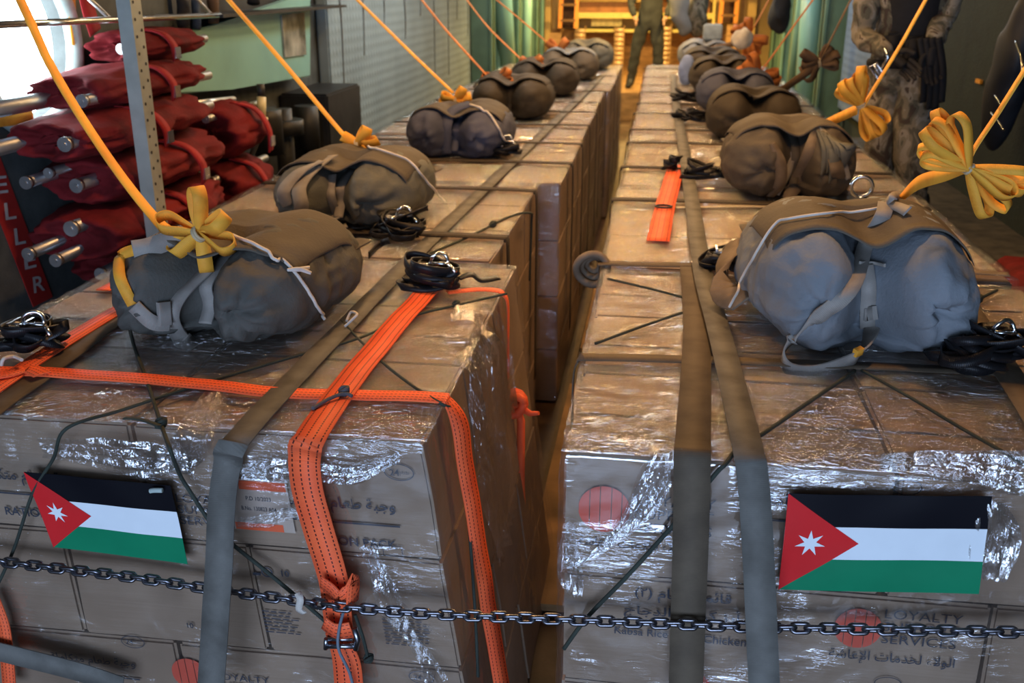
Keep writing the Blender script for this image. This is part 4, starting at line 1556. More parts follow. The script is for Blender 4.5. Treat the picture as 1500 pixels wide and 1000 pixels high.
tag(link('cleaning_rag_box', bm, mat('pale_box', (.35, .42, .46), .7)), 'small pale grey box on the farthest right pack', 'box')
#MARK4

# ------------------------------------------------------------------ webbing straps
def top_line(pxs, z=ZS):
    return [atz(x, y, z) for x, y in pxs]


FS = 1.665-.034     # straps hang just in front of the film
# left row, long olive strap from the front edge to the far end; its tail hangs in front of the chain
strap('cargo_strap', [aty(306, 1040, 1.52), aty(316, 900, 1.535), aty(322, 800, 1.56), aty(326, 730, 1.60), aty(334, 676, 1.632)] + top_line([(345, 648), (425, 560), (520, 462), (640, 342), (760, 228), (850, 142), (884, 108)]),
      [.056]*5+[.056]*7, (1, 0, 0), GREYW, 'long olive strap down the left row, its grey tail hanging in front of the chain', 'strap', wob=.004)
strap('cargo_strap', top_line([(-60, 640), (0, 592), (90, 527), (182, 460), (300, 380), (400, 315)]), .056, (1, .1, 0), OLIVE, 'short olive strap at the left edge running under the first left pack', wob=.004)
# right row, two straps that split in front
strap('cargo_strap', [aty(1003, 1060, 1.612), aty(1008, 900, 1.622), aty(1012, 780, FS-.003), aty(1014, 672, FS-.003)] + top_line([(1015, 645), (1019, 560), (1020, 470), (1012, 388)]), .066, (1, 0, 0), OLIVE,
      'wide olive strap on the right row that hangs straight down behind the chain', wob=.003)
strap('cargo_strap', [aty(1121, 1040, 1.53), aty(1116, 930, 1.545), aty(1110, 800, 1.585), aty(1103, 700, FS-.004)] + top_line([(1095, 655), (1075, 570), (1052, 480), (1030, 400), (1016, 310), (1002, 220), (990, 150), (985, 108)], ZS+.010), .056, (1, 0, 0), GREYW,
      'long grey-olive strap on the right row, hanging over the chain beside the flag', wob=.003)
B = BUN[('right', 0)]
e = top_line([(868, 523), (1030, 527), (1200, 533), (1395, 541), (1480, 545)])
strap('cross_strap', [V((B.x0-.022, e[0].y, T-.22)), V((B.x0-.022, e[0].y, T-.04)), V((B.x0-.012, e[0].y, T+.012))] + e, .044, [(0, 1, 0)]*8, OLIVE, 'olive cross strap lying in front of the nearest right pack')
strap('cargo_strap', top_line([(1385, 395), (1425, 462), (1470, 535), (1520, 612), (1560, 680)], ZS+.006), .062, (1, 0, 0), TANW, 'olive-tan strap running down the right edge past the coiled black webbing')
strap('cross_strap', top_line([(1370, 396), (1420, 398), (1478, 402)]), .040, (0, 1, 0), TANW, 'olive-tan cross strap right of the nearest pack, close to its far side')
e = top_line([(880, 386), (940, 387), (1012, 388), (1060, 389)])
strap('cross_strap', [V((B.x0-.02, e[0].y, T-.2)), V((B.x0-.014, e[0].y, T+.0))] + e, .046, (0, 1, 0), OLIVE, 'dark olive cross strap at the rear of the first right bundle')
strap('cross_strap', top_line([(990, 304), (1040, 303), (1085, 302), (1130, 303)]), .030, (0, 1, 0), webbing('pale_tan_webbing', (.42, .36, .27)), 'pale tan cross strap between the two nearest right packs')
# cross straps of the farther bundles, over the top and down the aisle side
for (sd, k, f_) in (('left', 1, .18), ('left', 1, .82), ('left', 2, .30), ('left', 2, .78), ('left', 3, .3), ('left', 3, .8), ('left', 4, .2), ('left', 4, .8), ('left', 5, .2), ('left', 5, .8), ('right', 1, .72), ('right', 2, .25), ('right', 2, .85), ('right', 3, .2), ('right', 3, .8), ('right', 4, .2), ('right', 4, .8), ('right', 5, .2), ('right', 5, .8), ('right', 6, .5)):
    Bq = BUN[(sd, k)]
    y = Bq.y0+BL*f_
    s = 1 if sd == 'left' else -1
    xe = Bq.x1 if sd == 'left' else Bq.x0
    xo = Bq.x0+.03 if sd == 'left' else Bq.x1-.03
    pts = [V((xe+s*.022, y, .25)), V((xe+s*.022, y, .65)), V((xe+s*.022, y, T-.03)), V((xe+s*.012, y, T+.016)), V((xe-s*.02, y, ZS+.004)), V((xe-s*.4, y+.01, ZS+.004)), V((xo, y, ZS+.004))]
    where = 'near its front' if f_ < .4 else 'near its rear' if f_ > .6 else 'at its middle'
    strap('cross_strap', pts, .062, [(0, 1, 0)]*7, DKW, 'dark olive cross strap over the %s %s bundle, %s' % (ORD[k], sd, where), 'strap', 'cross straps of the far bundles', k=5)
    o = None
# vertical dark straps down the aisle side of the second left bundle
# orange lashing of the first left bundle
B0 = BUN[('left', 0)]
xs = B0.x1
e = top_line([(-60, 543), (60, 545), (200, 554), (300, 563), (400, 574), (520, 578), (650, 583)], ZS+.001)
e[-1].x = min(e[-1].x, xs-.010)
yy = e[-1].y
side = [B0.map((xs+.034, yy-.01, z)) for z in (T-.03, T-.12, T-.3, T-.5, T-.7)]
strap('lashing_strap', e+[V((xs+.014, yy, T+.014))]+side, .050, [(0, 1, 0)]*8+[(.45, .85, 0)]*5, ORANGE, 'orange lashing strap across the first left bundle and down its aisle side', wob=.004)
strap('lashing_strap', [aty(512, 1030, 1.600), aty(508, 975, 1.604), aty(500, 948, 1.606), aty(491, 925, 1.606)], [.062, .060, .050, .044], (1, 0, 0), ORANGE, 'orange strap end hanging below the metal buckle at the chain', wob=.004)
strap('lashing_strap', [aty(498, 935, 1.610), aty(494, 900, 1.612), aty(488, 850, 1.612), aty(466, 775, 1.618), aty(450, 715, 1.624), aty(446, 668, 1.630)]+top_line([(455, 640), (508, 562), (566, 492), (612, 440), (652, 402)], ZS+.004),
      [.056, .060, .062]+[.064]*8, (1, 0, 0), ORANGE, 'wide orange lashing strap running lengthwise over the first left bundle to the metal buckle', wob=.003)
strap('lashing_strap', [aty(470, 852, 1.598), aty(484, 862, 1.590), aty(500, 876, 1.586), aty(514, 862, 1.588), aty(518, 850, 1.592), aty(516, 884, 1.590)], .036, (0, -.2, 1), ORANGE, 'folded orange strap tongue rolled above the chain')
strap('lashing_strap', [aty(474, 912, 1.592), aty(492, 924, 1.586), aty(515, 922, 1.590)], .042, (0, -.2, 1), ORANGE, 'folded orange strap loop just above the metal buckle')
e = top_line([(655, 428), (700, 424), (764, 427)], ZS+.003)
e[-1].x = min(e[-1].x, xs-.006)
yk = e[-1].y
o3 = strap('lashing_strap', e+[V((xs+.014, yk, T+.014))]+[V((xs+.026, yk, z)) for z in (T-.02, T-.15, T-.30)], .032, [(0, 1, 0)]*7, ORANGE, 'narrow orange strap at the rear of the first left bundle, knotted on the aisle side')
bm = bmesh.new()
kc = V((xs+.045, yk-.01, T-.31))
for a in range(3):
    tube(bm, [kc+V((.03*math.cos(q+a), .022*math.sin(q), .028*math.sin(q+a*1.3))) for q in [2*PI*i/12 for i in range(12)]], .012, 8, True)
tube(bm, [kc, kc+V((.05, -.02, -.02)), kc+V((.075, -.03, -.012))], .012, 8, r1=.006)
tube(bm, [kc, kc+V((.02, 0, -.05)), kc+V((.02, 0, -.25)), kc+V((.03, 0, -.5))], .012, 8)
link('knot', bm, MATS['orange_webbing'], o3)
strap('lashing_strap', top_line([(215, 432), (170, 455), (100, 497), (40, 535), (-40, 590)], ZS+.004), .050, (1, .3, 0), ORANGE, 'orange strap along the left edge beside the short olive strap')
strap('lashing_strap', top_line([(-30, 552), (10, 548), (40, 540), (62, 548)], ZS+.010), .040, (0, 1, 0), ORANGE, 'orange strap stub doubled under the black coil at the left edge')
strap('lashing_strap', top_line([(150, 425), (180, 410), (215, 396)], ZS+.001), .04, (0, 1, 0), ORANGE, 'orange strap stub showing left of the first left pack, by its yellow pull')
strap('lashing_strap', [aty(-12, 872, 1.625), aty(4, 915, 1.622), aty(10, 960, 1.62), aty(14, 1010, 1.62)], .032, (1, 0, 0), ORANGE, 'orange strap hanging at the lower left corner below the chain')
strap('cargo_strap', [aty(-40, 945, 1.60), aty(30, 962, 1.60), aty(120, 985, 1.60), aty(180, 1005, 1.60)], .05, (0, 0, 1), GREYW, 'dark grey strap crossing the lower left corner')
# loose orange strap end on the second right bundle
strap('lashing_strap', top_line([(990, 243), (984, 268), (975, 300), (970, 322), (964, 352)], ZS+.004), .075, (1, 0, 0), ORANGE, 'short loose orange strap end lying on the second right bundle', wob=.01)
bm = bmesh.new(); c = atz(972, 302, ZS+.012)
tube(bm, [c+V((.03*math.cos(2*PI*i/16), .025*math.sin(2*PI*i/16), 0)) for i in range(16)], .004, 7, True)
tag(link('strap_ring', bm, BLACKR), 'small dark ring on the loose orange strap end', 'ring')


# buckles with coiled black webbing
def coil(label, c, r, n, seed, ring=True, m=BLACKW, tail=None, hgt=.012, rw=.026, tilt=.5):
    c = V(c)
    t = empty('strap_coil', c, label, 'strap coil', 'coiled black strap tails with buckles')
    rnd = random.Random(seed)
    bm = bmesh.new()
    for i in range(n+2):
        a0 = rnd.uniform(0, 6)
        rx, ry = r*rnd.uniform(.55, 1.1), r*rnd.uniform(.35, .75)
        ox, oy = r*rnd.uniform(-.3, .3), r*rnd.uniform(-.2, .2)
        yaw = rnd.uniform(-.6, .6)
        tx, ty = rnd.uniform(-.55, .55), rnd.uniform(-.45, .45)
        P = []
        for j in range(10):
            a = a0+2*PI*j/10
            w_ = 1+.18*math.sin(2*a+i)
            lx, ly = rx*w_*math.cos(a), ry*w_*math.sin(a)
            dz = tx*lx*.8+ty*ly
            P.append(V((c.x+ox+lx*math.cos(yaw)-ly*math.sin(yaw), c.y+oy+lx*math.sin(yaw)+ly*math.cos(yaw), max(c.z+.008+rw*.35, c.z+.010+rw*.4+hgt*i*.55+dz))))
        ribbon(bm, P, rw*rnd.uniform(.8, 1.0), V((rnd.uniform(-.9, .9), rnd.uniform(-.9, .9), .8)), .003, 4, True)
    link('coiled_webbing', bm, m, t)
    if ring:
        bm = bmesh.new()
        q = c+V((r*.35, -r*.1, .035+hgt*n*.6))
        tube(bm, [q+V((.024*math.cos(PI*i/10), .008*math.sin(PI*i/5), .030*math.sin(PI*i/10))) for i in range(11)], .0048, 8)
        tube(bm, [q+V((-.028, 0, 0)), q+V((.028, 0, 0))], .0055, 8)
        tube(bm, [q+V((.028, -.004, 0)), q+V((.050, -.02, -.018))], .005, 8)
        link('chrome_ring', bm, CHROME, t)
        bm = bmesh.new()
        b0 = c+V((-r*.2, 0, .03+hgt*n*.5))
        for d in (-.016, .016):
            box(bm, b0+V((d-.003, -.025, -.012)), b0+V((d+.003, .025, .016)))
        tube(bm, [b0+V((-.018, .018, 0)), b0+V((.018, .018, 0))], .006, 8)
        tube(bm, [b0+V((-.018, -.018, .004)), b0+V((.018, -.018, .004))], .006, 8)
        link('ratchet_frame', bm, CHROME, t)
    if tail:
        bm = bmesh.new()
        ribbon(bm, tail, .022, (0, 0, 1) if len(tail) < 4 else (0, 1, .2), .003, 6)
        link('strap_tail', bm, m, t)
    return t


coil('coiled black strap with a chrome buckle on the rear of the first left bundle', atz(632, 424, ZS), .075, 6, 1, tail=[atz(672, 408, ZS+.03), atz(690, 402, ZS+.035), atz(705, 410, ZS+.012), atz(730, 406, ZS+.006)])
coil('coiled black strap with a buckle at the left edge of the first left bundle', atz(46, 515, ZS), .070, 5, 2)
coil('coiled black strap with a round chrome ring beside the second left pack', atz(583, 348, ZS), .075, 6, 3, tail=[atz(570, 352, ZS+.03), atz(556, 358, ZS+.01), atz(540, 374, ZS+.004)])
coil('large coil of black webbing with a chrome buckle at the right edge', atz(1437, 540, ZS), .085, 9, 4, hgt=.010)
coil('black ratchet buckle tangle left of the nearest right pack', atz(1062, 398, ZS), .07, 5, 5)
coil('small black strap tangle beside the second right pack', atz(1030, 262, ZS), .085, 4, 6, ring=False)
coil('black strap knot on the loose orange strap of the second right bundle', atz(984, 250, ZS), .04, 4, 7, ring=False)
coil('small black strap coil in front of the blue-grey third left pack', atz(736, 228, ZS), .07, 5, 8)
coil('black strap loop on the third right bundle beside the long strap', atz(1012, 178, ZS), .10, 3, 9, ring=False)
coil('black strap tangle far down the right row beside the long strap', atz(1003, 150, ZS), .10, 4, 10, ring=False)
bm = bmesh.new(); c = aty(1250, 292, 3.2)
tube(bm, [c+V((.028*math.cos(2*PI*i/20), .004, .028*math.sin(2*PI*i/20))) for i in range(20)], .006, 8, True)
tube(bm, [c+V((-.01, -.01, -.03)), c+V((.02, 0, -.035))], .008, 8)
# the ring rests on the rear of the flap
zt = pR1.top(.08, .27)+T+.022
for v in bm.verts: v.co += V((.56-c.x, 2.79-c.y, zt+.045-c.z))
tag(link('chrome_ring', bm, CHROME), 'chrome ring standing on the rear of the nearest right pack', 'ring')
# metal buckle on the orange strap in front
t = empty('cam_buckle', aty(492, 945, 1.60), 'metal buckle joining the orange straps just under the chain', 'buckle')
bm = bmesh.new()
q0, q1, q2 = aty(478, 946, 1.592), aty(522, 932, 1.592), aty(528, 950, 1.592)
tube(bm, [q0, aty(520, 946, 1.590)], .0055, 8); tube(bm, [aty(480, 936, 1.594), aty(516, 936, 1.594)], .004, 8)
tube(bm, [aty(519, 920, 1.59), aty(524, 936, 1.588), aty(521, 951, 1.588)], .006, 8)
tube(bm, [aty(478, 935, 1.592), aty(477, 950, 1.592)], .005, 8)
link('buckle_frame', bm, mat('dark_chrome', (.35, .37, .42), .3, 1.0), t)

# ------------------------------------------------------------------ cords on the bundles
DG = 'dark green cords tied over the bundles'
g1 = [atz(x, y, ZS-.002) for x, y in ((186, 462), (196, 505), (214, 555), (236, 622), (250, 660))]
rope('tie_cord', g1+[aty(262, 692, FS+.004), aty(276, 716, FS), aty(320, 778, FS), aty(392, 838, FS), aty(448, 885, FS), aty(500, 930, FS)], .0042, CORD,
     'dark green cord knotted below the first left pack, running down to the orange straps', 'cord', DG, knots=[g1[3]])
strap('cord_tail', [atz(182, 612, ZS+.004), atz(206, 614, ZS+.008), atz(234, 624, ZS+.006)], .010, (0, 1, 0), CORD, 'short flat green cord tail at the knot near the left flag', 'cord')
g2 = [atz(x, y, ZS-.003) for x, y in ((98, 627), (180, 600), (277, 568), (417, 526), (520, 497), (600, 464), (668, 447), (742, 430))]
rope('tie_cord', [aty(-10, 870, FS+.003), aty(20, 805, FS), aty(48, 722, FS), aty(78, 672, FS)]+g2, .0036, CORD, 'thin dark cord crossing the first left bundle to its rear right corner', 'cord', DG, knots=[g2[6]])
g3 = [atz(x, y, ZS-.002) for x, y in ((500, 470), (560, 530), (612, 570), (648, 592))]
rope('tie_cord', g3+[B0.map((xs+.020, 1.86, T-.02)), B0.map((xs+.022, 1.84, T-.10)), B0.map((xs+.022, 1.82, T-.25)), B0.map((xs+.022, 1.76, T-.42)), B0.map((xs+.02, 1.70, T-.56))], .0036, CORD,
     'dark cord from under the long left strap over the first bundle aisle edge', 'cord', DG)
rope('tie_cord', [aty(500, 575, 1.7)-V((0, 0, 0))] and [atz(458, 598, ZS+.012), atz(482, 584, ZS+.014), atz(504, 576, ZS+.016), atz(516, 580, ZS+.012)], .004, mat('grey_cord', (.10, .10, .11), .8), 'short grey cord tied where the two orange straps cross', 'cord', knots=[atz(504, 575, ZS+.012)])
rope('tie_cord', [aty(520, 900, 1.59), aty(532, 935, 1.588), aty(540, 968, 1.586)], .0035, CORD, 'short green cord tail hanging right of the metal buckle', 'cord', knots=[aty(540, 966, 1.586)])
rope('tie_cord', [aty(505, 890, 1.575), aty(497, 920, 1.580), aty(496, 950, 1.582), aty(512, 985, 1.585), aty(520, 1020, 1.59)], .0032, mat('blue_grey_cord', (.16, .2, .25), .8), 'thin blue-grey cord looped over the chain down the orange strap', 'cord')
rope('tie_cord', [aty(238, 718, FS-.010), aty(226, 718, FS-.012), aty(220, 719, FS-.012)], .005, mat('pale_green_cord', (.45, .55, .52), .8), 'short pale cord end lying on the top right corner of the left flag', 'cord')
rope('tie_cord', [atz(x, y, ZS-.003) for x, y in ((872, 503), (940, 478), (1004, 456))], .0036, CORD, 'dark cord crossing the first right bundle left of the wide olive strap', 'cord', DG)
rope('tie_cord', [atz(x, y, ZS-.003) for x, y in ((1252, 543), (1180, 592), (1116, 636), (1085, 652))]+[aty(1062, 680, FS+.005), aty(1048, 694, FS+.004), aty(985, 770, FS+.002), aty(920, 842, FS+.002), aty(860, 904, FS+.003), aty(826, 950, FS+.004)], .0044, CORD,
     'dark green cord running down the front of the first right bundle towards the aisle', 'cord', DG)
rope('tie_cord', [atz(x, y, ZS-.003) for x, y in ((1262, 542), (1330, 580), (1400, 622), (1470, 662), (1520, 690))], .0036, CORD, 'dark cord slanting from the nearest right pack to the right edge', 'cord', DG)
rope('tie_cord', [atz(x, y, ZS-.002) for x, y in ((1400, 450), (1428, 440), (1460, 425))], .0045, CORD, 'short dark knotted cord right of the nearest right pack', 'cord', DG, knots=[atz(1432, 440, ZS+.002)])
rope('tie_cord', [atz(x, y, ZS-.003) for x, y in ((1455, 488), (1485, 494), (1530, 503))], .0036, CORD, 'dark cord at the right edge above the coil of black webbing', 'cord', DG)
rope('tie_cord', [atz(x, y, ZS-.003) for x, y in ((890, 408), (950, 422), (1004, 436))], .0036, CORD, 'thin dark cord at the rear of the first right bundle near the aisle', 'cord', DG)
B1 = BUN[('left', 1)]
rope('tie_cord', [atz(x, y, ZS-.003) for x, y in ((620, 375), (690, 345), (745, 318), (776, 312))]+[V((B1.x1+.03, 3.75, T-.06)), V((B1.x1+.02, 3.78, T-.3))], .0045, CORD, 'dark cord over the aisle edge of the second left bundle', 'cord', DG, knots=[atz(722, 330, ZS)])
rope('tie_cord', [atz(505, 478, ZS+.004), atz(516, 468, ZS+.02), atz(523, 460, ZS+.03), atz(514, 457, ZS+.02), atz(508, 470, ZS+.004)], .0036, WCORD, 'small white cord loop beside the long left strap', 'cord')
rope('tie_cord', [atz(2, 535, ZS+.02), atz(6, 525, ZS+.035), atz(20, 522, ZS+.03), atz(32, 527, ZS+.03)], .004, WCORD, 'white cord loop at the left edge beside the black coil', 'cord')
#MARK5
# ------------------------------------------------------------------ flag stickers on the front of the film
def flag(name_label, c00, c10, c11, c01, Y, nod=0.004):
    """corners in picture order: top left, top right, bottom right, bottom left"""
    bm = bmesh.new()
    Q = [aty(*c00, Y), aty(*c10, Y), aty(*c11, Y), aty(*c01, Y)]

    def P(u, v, o=0):
        a = Q[0].lerp(Q[1], u)
        b_ = Q[3].lerp(Q[2], u)
        p = a.lerp(b_, v)
        return p+V((0, -o-nod*(noise.noise(V((u*3, v*2.2, c00[0]*.1)))+.6), 0))
    nu, nv = 36, 24
    vs = [[bm.verts.new(P(i/nu, j/nv)) for j in range(nv+1)] for i in range(nu+1)]
    bk = [[bm.verts.new(P(i/nu, j/nv)+V((0, .0006, 0))) for j in range(nv+1)] for i in range(nu+1)]
    for i in range(nu):
        for j in range(nv):
            bm.faces.new((vs[i][j], vs[i+1][j], vs[i+1][j+1], vs[i][j+1])).material_index = j*3//nv
            bm.faces.new((bk[i][j], bk[i][j+1], bk[i+1][j+1], bk[i+1][j]))
    # red triangle and seven-pointed star, a hair in front of the stripes
    n = 30
    for i in range(n):
        u0, u1 = .38*i/n, .38*(i+1)/n
        h0, h1 = .5*(1-i/n), .5*(1-(i+1)/n)
        m = 12
        for j in range(m):
            a0, a1 = .5-h0+2*h0*j/m, .5-h0+2*h0*(j+1)/m
            b0, b1 = .5-h1+2*h1*j/m, .5-h1+2*h1*(j+1)/m
            pts = [P(u0, a0, .0008), P(u1, b0, .0008), P(u1, b1, .0008), P(u0, a1, .0008)]
            if i == n-1:
                pts = [pts[0], pts[1], pts[3]]
            bm.faces.new([bm.verts.new(p) for p in pts]).material_index = 3
    cs = bm.verts.new(P(.135, .5, .0016))
    ring = []
    asp = (Q[1]-Q[0]).length/max(1e-6, (Q[3]-Q[0]).length)
    for i in range(14):
        r = .135 if i % 2 == 0 else .052
        a = PI/2+PI*i/7
        ring.append(bm.verts.new(P(.135+r*math.cos(a)/asp*1.0, .5-r*math.sin(a), .0016)))
    for i in range(14):
        bm.faces.new((cs, ring[i], ring[(i+1) % 14])).material_index = 1
    bmesh.ops.remove_doubles(bm, verts=bm.verts, dist=2e-5)
    o = link('flag_sticker', bm, [mat('flag_black', (.006, .006, .009), .35, var=.05, spec=.15), mat('flag_white', (.72, .78, .82), .35, var=.03, spec=.15),
                                  mat('flag_green', (.008, .20, .095), .35, var=.05, spec=.15), mat('flag_red', (.62, .022, .025), .4, var=.05, spec=.15)], None, True, False)
    return tag(o, name_label, 'flag')


flag('flag sticker of black, white and green stripes with a red triangle on the left bundle', (36, 690), (250, 711), (276, 825), (80, 800), FS+.002)
flag('larger flag sticker with a red starred triangle on the front of the right bundle', (1155, 722), (1453, 726), (1433, 868), (1140, 862), FS+.002)

# ------------------------------------------------------------------ the chain hung across the front
CH = catmull([aty(x, y, Y) for x, y, Y in ((-60, 812, 1.60), (0, 822, 1.60), (100, 834, 1.60), (200, 846, 1.60), (300, 861, 1.60), (440, 880, 1.592), (500, 888, 1.577), (600, 897, 1.59), (700, 902, 1.598), (850, 908, 1.60), (1000, 914, 1.597), (1100, 918, 1.60), (1250, 921, 1.602), (1400, 924, 1.603), (1500, 926, 1.603), (1580, 928, 1.603))], 40)
clen = [0]
for i in range(1, len(CH)):
    clen.append(clen[-1]+(CH[i]-CH[i-1]).length)


def along(s_):
    for i in range(1, len(CH)):
        if clen[i] >= s_:
            f = (s_-clen[i-1])/max(1e-9, clen[i]-clen[i-1])
            return CH[i-1].lerp(CH[i], f), (CH[i]-CH[i-1]).normalized()
    return CH[-1], (CH[-1]-CH[-2]).normalized()


bm = bmesh.new()
hl, hwid, wr = .0090, .0080, .0041     # half straight length, half width, wire radius
pts = []
for i in range(10):
    a = -PI/2+PI*i/9
    pts.append(V((hl+hwid*math.cos(a), hwid*math.sin(a), 0)))
for i in range(10):
    a = PI/2+PI*i/9
    pts.append(V((-hl+hwid*math.cos(a), hwid*math.sin(a), 0)))
tube(bm, pts, wr, 9, True)
bmesh.ops.recalc_face_normals(bm, faces=bm.faces)
linkme = bpy.data.meshes.new('chain_link')
bm.to_mesh(linkme); bm.free()
linkme.materials.append(STEEL)
chain = empty('steel_chain', CH[0], 'steel chain hung slackly across the front of both bundles', 'chain')
pit = 2*(hl+hwid-wr)
nl = int(clen[-1]/pit)
for i in range(nl):
    p, t_ = along((i+.5)*pit)
    xax = t_
    zax = (V((0, -.9, 1)) if i % 2 == 0 else V((0, 1, .8)))
    # links alternate between lying flat and standing
    yax = zax.cross(xax).normalized()
    zz = xax.cross(yax)
    Mx = Matrix((xax, yax, zz)).transposed().to_4x4()
    Mx.translation = p-CH[0]
    o = bpy.data.objects.new('chain_link', linkme)
    COL.objects.link(o)
    o.parent = chain
    o.matrix_local = Mx
strap('cord_tie', [aty(436, 868, 1.585), aty(440, 878, 1.575), aty(438, 892, 1.580), aty(446, 898, 1.585)], .014, (1, 0, 0), WCORD, 'scrap of white cloth tied on the chain left of the orange strap', 'cloth')

# ------------------------------------------------------------------ yellow static lines and their bows
def static_line(pts, width, label, wd=(0, 1, .2), m=None):
    """pts: (pixel x, pixel y, distance). The last leg runs on up to the anchor cable under the ceiling"""
    P = [aty(x, y, Y) for x, y, Y in pts]
    d = (P[-1]-P[-2])
    if d.z > 0.02:
        f = (2.55-P[-1].z)/d.z
        if d.x < 0: f = min(f, (XL+.14-P[-1].x)/d.x)
        if d.x > 0: f = min(f, (XR-.14-P[-1].x)/d.x)
        if 0 < f < 12:
            P.append(P[-1]+d*f)
    return strap('static_line', P, width, wd, m or YELLOW, label, 'strap', 'yellow static lines of the packs', k=5)


def bow(label, c, size, n, seed, axis, width=.030, m=YELLOW, tied=True, spread=.9, two=True):
    """gathered loops of webbing pinched at c, fanning to both sides along axis"""
    c = V(c)
    ax = V(axis).normalized()
    t = empty('webbing_bow', c, label, 'webbing bow', 'gathered yellow webbing bows')
    rnd = random.Random(seed)
    side = ax.cross(V((0, 1, 0))).normalized()
    dep = ax.cross(side).normalized()
    for i in range(n):
        sg = 1 if (i % 2 == 0 or not two) else -1
        k = (i//2)/max(1, (n-1)//2)-.5 if two else i/max(1, n-1)-.5
        d = (ax*sg+side*(k*spread*2+rnd.uniform(-.12, .12))+dep*rnd.uniform(-.25, .25)).normalized()
        L = size*rnd.uniform(.8, 1.12)
        s2 = d.cross(dep).normalized()
        wv = (dep*rnd.uniform(.25, .7)+s2*rnd.choice((-1, 1))*rnd.uniform(.5, 1.0)).normalized()
        up = d.cross(wv).normalized()
        op = L*rnd.uniform(.14, .26)
        o_ = dep*rnd.uniform(-.012, .012)
        pts = [c+o_, c+d*L*.35+up*op*.5+o_, c+d*L*.8+up*op+o_, c+d*L+o_*1.5, c+d*L*.8-up*op+o_, c+d*L*.35-up*op*.5+o_, c+o_]
        bm = bmesh.new()
        ribbon(bm, pts, [width*.55, width, width, width, width, width, width*.55], wv, .0028, 7)
        link('loop', bm, m, t)
    if tied:
        bm = bmesh.new()
        for q in (-.004, .004):
            tube(bm, [c+ax*q+(side*math.cos(2*PI*i/12)+dep*math.sin(2*PI*i/12))*width*.52 for i in range(12)], .004, 6, True)
        link('knot', bm, mat('pale_tie_cord', (.55, .45, .28), .8), t)
    return t


def on_pack(p, x, y, dz=.03):
    return p.world((x, y, p.top(x, y)+dz))


cb1 = aty(292, 342, 2.12)
bow('yellow webbing bow on the first left pack, three open loops', cb1, .10, 6, 3, (.5, -.1, .35), .034, spread=1.2)
static_line([(296, 345, 2.12), (262, 340, 2.2), (235, 328, 2.3), (165, 240, 2.36), (82, 110, 2.36), (28, -4, 2.36)], .034, 'yellow static line rising from the first left pack past the post to the upper left')
cb2 = aty(525, 212, 3.66)
bow('yellow webbing bow on the second left pack', cb2, .075, 6, 5, (1, -.1, .3), .040)
static_line([(520, 214, 3.66), (495, 188, 3.66), (420, 98, 3.66), (335, 0, 3.66)], .034, 'yellow static line rising left from the second left pack over the green panel')
cb3 = aty(668, 148, 5.1)
bow('orange-yellow webbing bow on the blue-grey third left pack', cb3, .085, 6, 8, (1, 0, .25), .045)
static_line([(664, 136, 5.15), (600, 75, 5.2), (524, 0, 5.25)], .036, 'yellow static line from the third left pack crossing the grey quilted blanket')
cb4 = aty(728, 124, 6.4)
OY = webbing('worn_orange_webbing', (.50, .17, .04), (.35, .11, .03))
bow('orange-brown webbing bow on the fourth left pack', cb4, .11, 6, 11, (1, 0, .2), .05, OY)
static_line([(724, 122, 6.4), (690, 85, 6.4), (650, 40, 6.4), (618, 0, 6.4)], .036, 'brownish yellow static line from the fourth left pack', m=OY)
bow('orange-brown webbing bow on the fifth left pack', aty(778, 98, 7.7), .11, 6, 12, (1, 0, .1), .05, OY)
static_line([(775, 98, 7.7), (720, 45, 7.8), (690, 8, 7.8), (682, -4, 7.8)], .036, 'brownish static line from the fifth left pack', m=OY)
bow('small orange webbing bow by the sixth left pack', aty(818, 74, 9.0), .12, 4, 13, (1, 0, .1), .06, OY)
static_line([(815, 74, 9.0), (770, 35, 9.0), (728, 0, 9.0)], .04, 'brownish static line from the sixth left pack', m=OY)
# right row
cR1 = aty(1418, 246, 2.30)
bow('large yellow webbing bow hanging in the air right of the nearest right pack', cR1, .13, 11, 21, (-.55, 0, .42), .022, spread=.5)
static_line([(1418, 246, 2.30), (1426, 220, 2.30), (1462, 165, 2.30), (1504, 98, 2.30)], .022, 'thin yellow static line from the large bow to the right edge')
strap('static_line', [aty(1318, 292, 2.62), aty(1345, 268, 2.50), aty(1385, 256, 2.40), aty(1412, 248, 2.31)], [.022, .034, .030, .02], [(0, 1, .3), (0, .4, 1), (0, .2, 1), (0, .2, 1)], YELLOW, 'twisted yellow strap joining the nearest right pack to the large bow', 'strap')
cR2 = aty(1262, 155, 4.0)
bow('yellow webbing bow in front of the soldier', cR2, .14, 9, 23, (-.35, 0, .6), .032, spread=.5)
static_line([(1264, 158, 4.0), (1275, 138, 4.0), (1318, 68, 4.0), (1356, 0, 4.0)], .036, 'yellow static line rising from the bow in front of the soldier')
strap('static_line', [aty(1200, 186, 4.62), aty(1225, 174, 4.3), aty(1256, 160, 4.02)], .040, [(0, .3, 1)]*3, YELLOW, 'yellow strap joining the second right pack to the bow in front of the soldier', 'strap')
BRW = webbing('brown_webbing', (.16, .095, .05), (.10, .06, .03))
bow('brown webbing bow in front of the pale blue quilted blanket', aty(1200, 92, 6.2), .12, 7, 25, (-1, 0, -.25), .05, BRW)
strap('static_line', [aty(1060, 145, 5.6), aty(1130, 138, 5.9), aty(1165, 118, 6.1), aty(1200, 92, 6.2)], .045, [(0, .3, 1)]*4, BRW, 'brown strap joining the third right pack to the brown bow', 'strap')
static_line([(1200, 90, 6.2), (1215, 62, 6.2), (1230, 32, 6.2), (1246, 0, 6.2)], .04, 'brown static line rising from the brown bow', m=BRW)
bow('orange webbing bow on the right, below the shiny duct', aty(1112, 112, 7.0), .15, 7, 27, (-1, 0, .5), .055, OY)
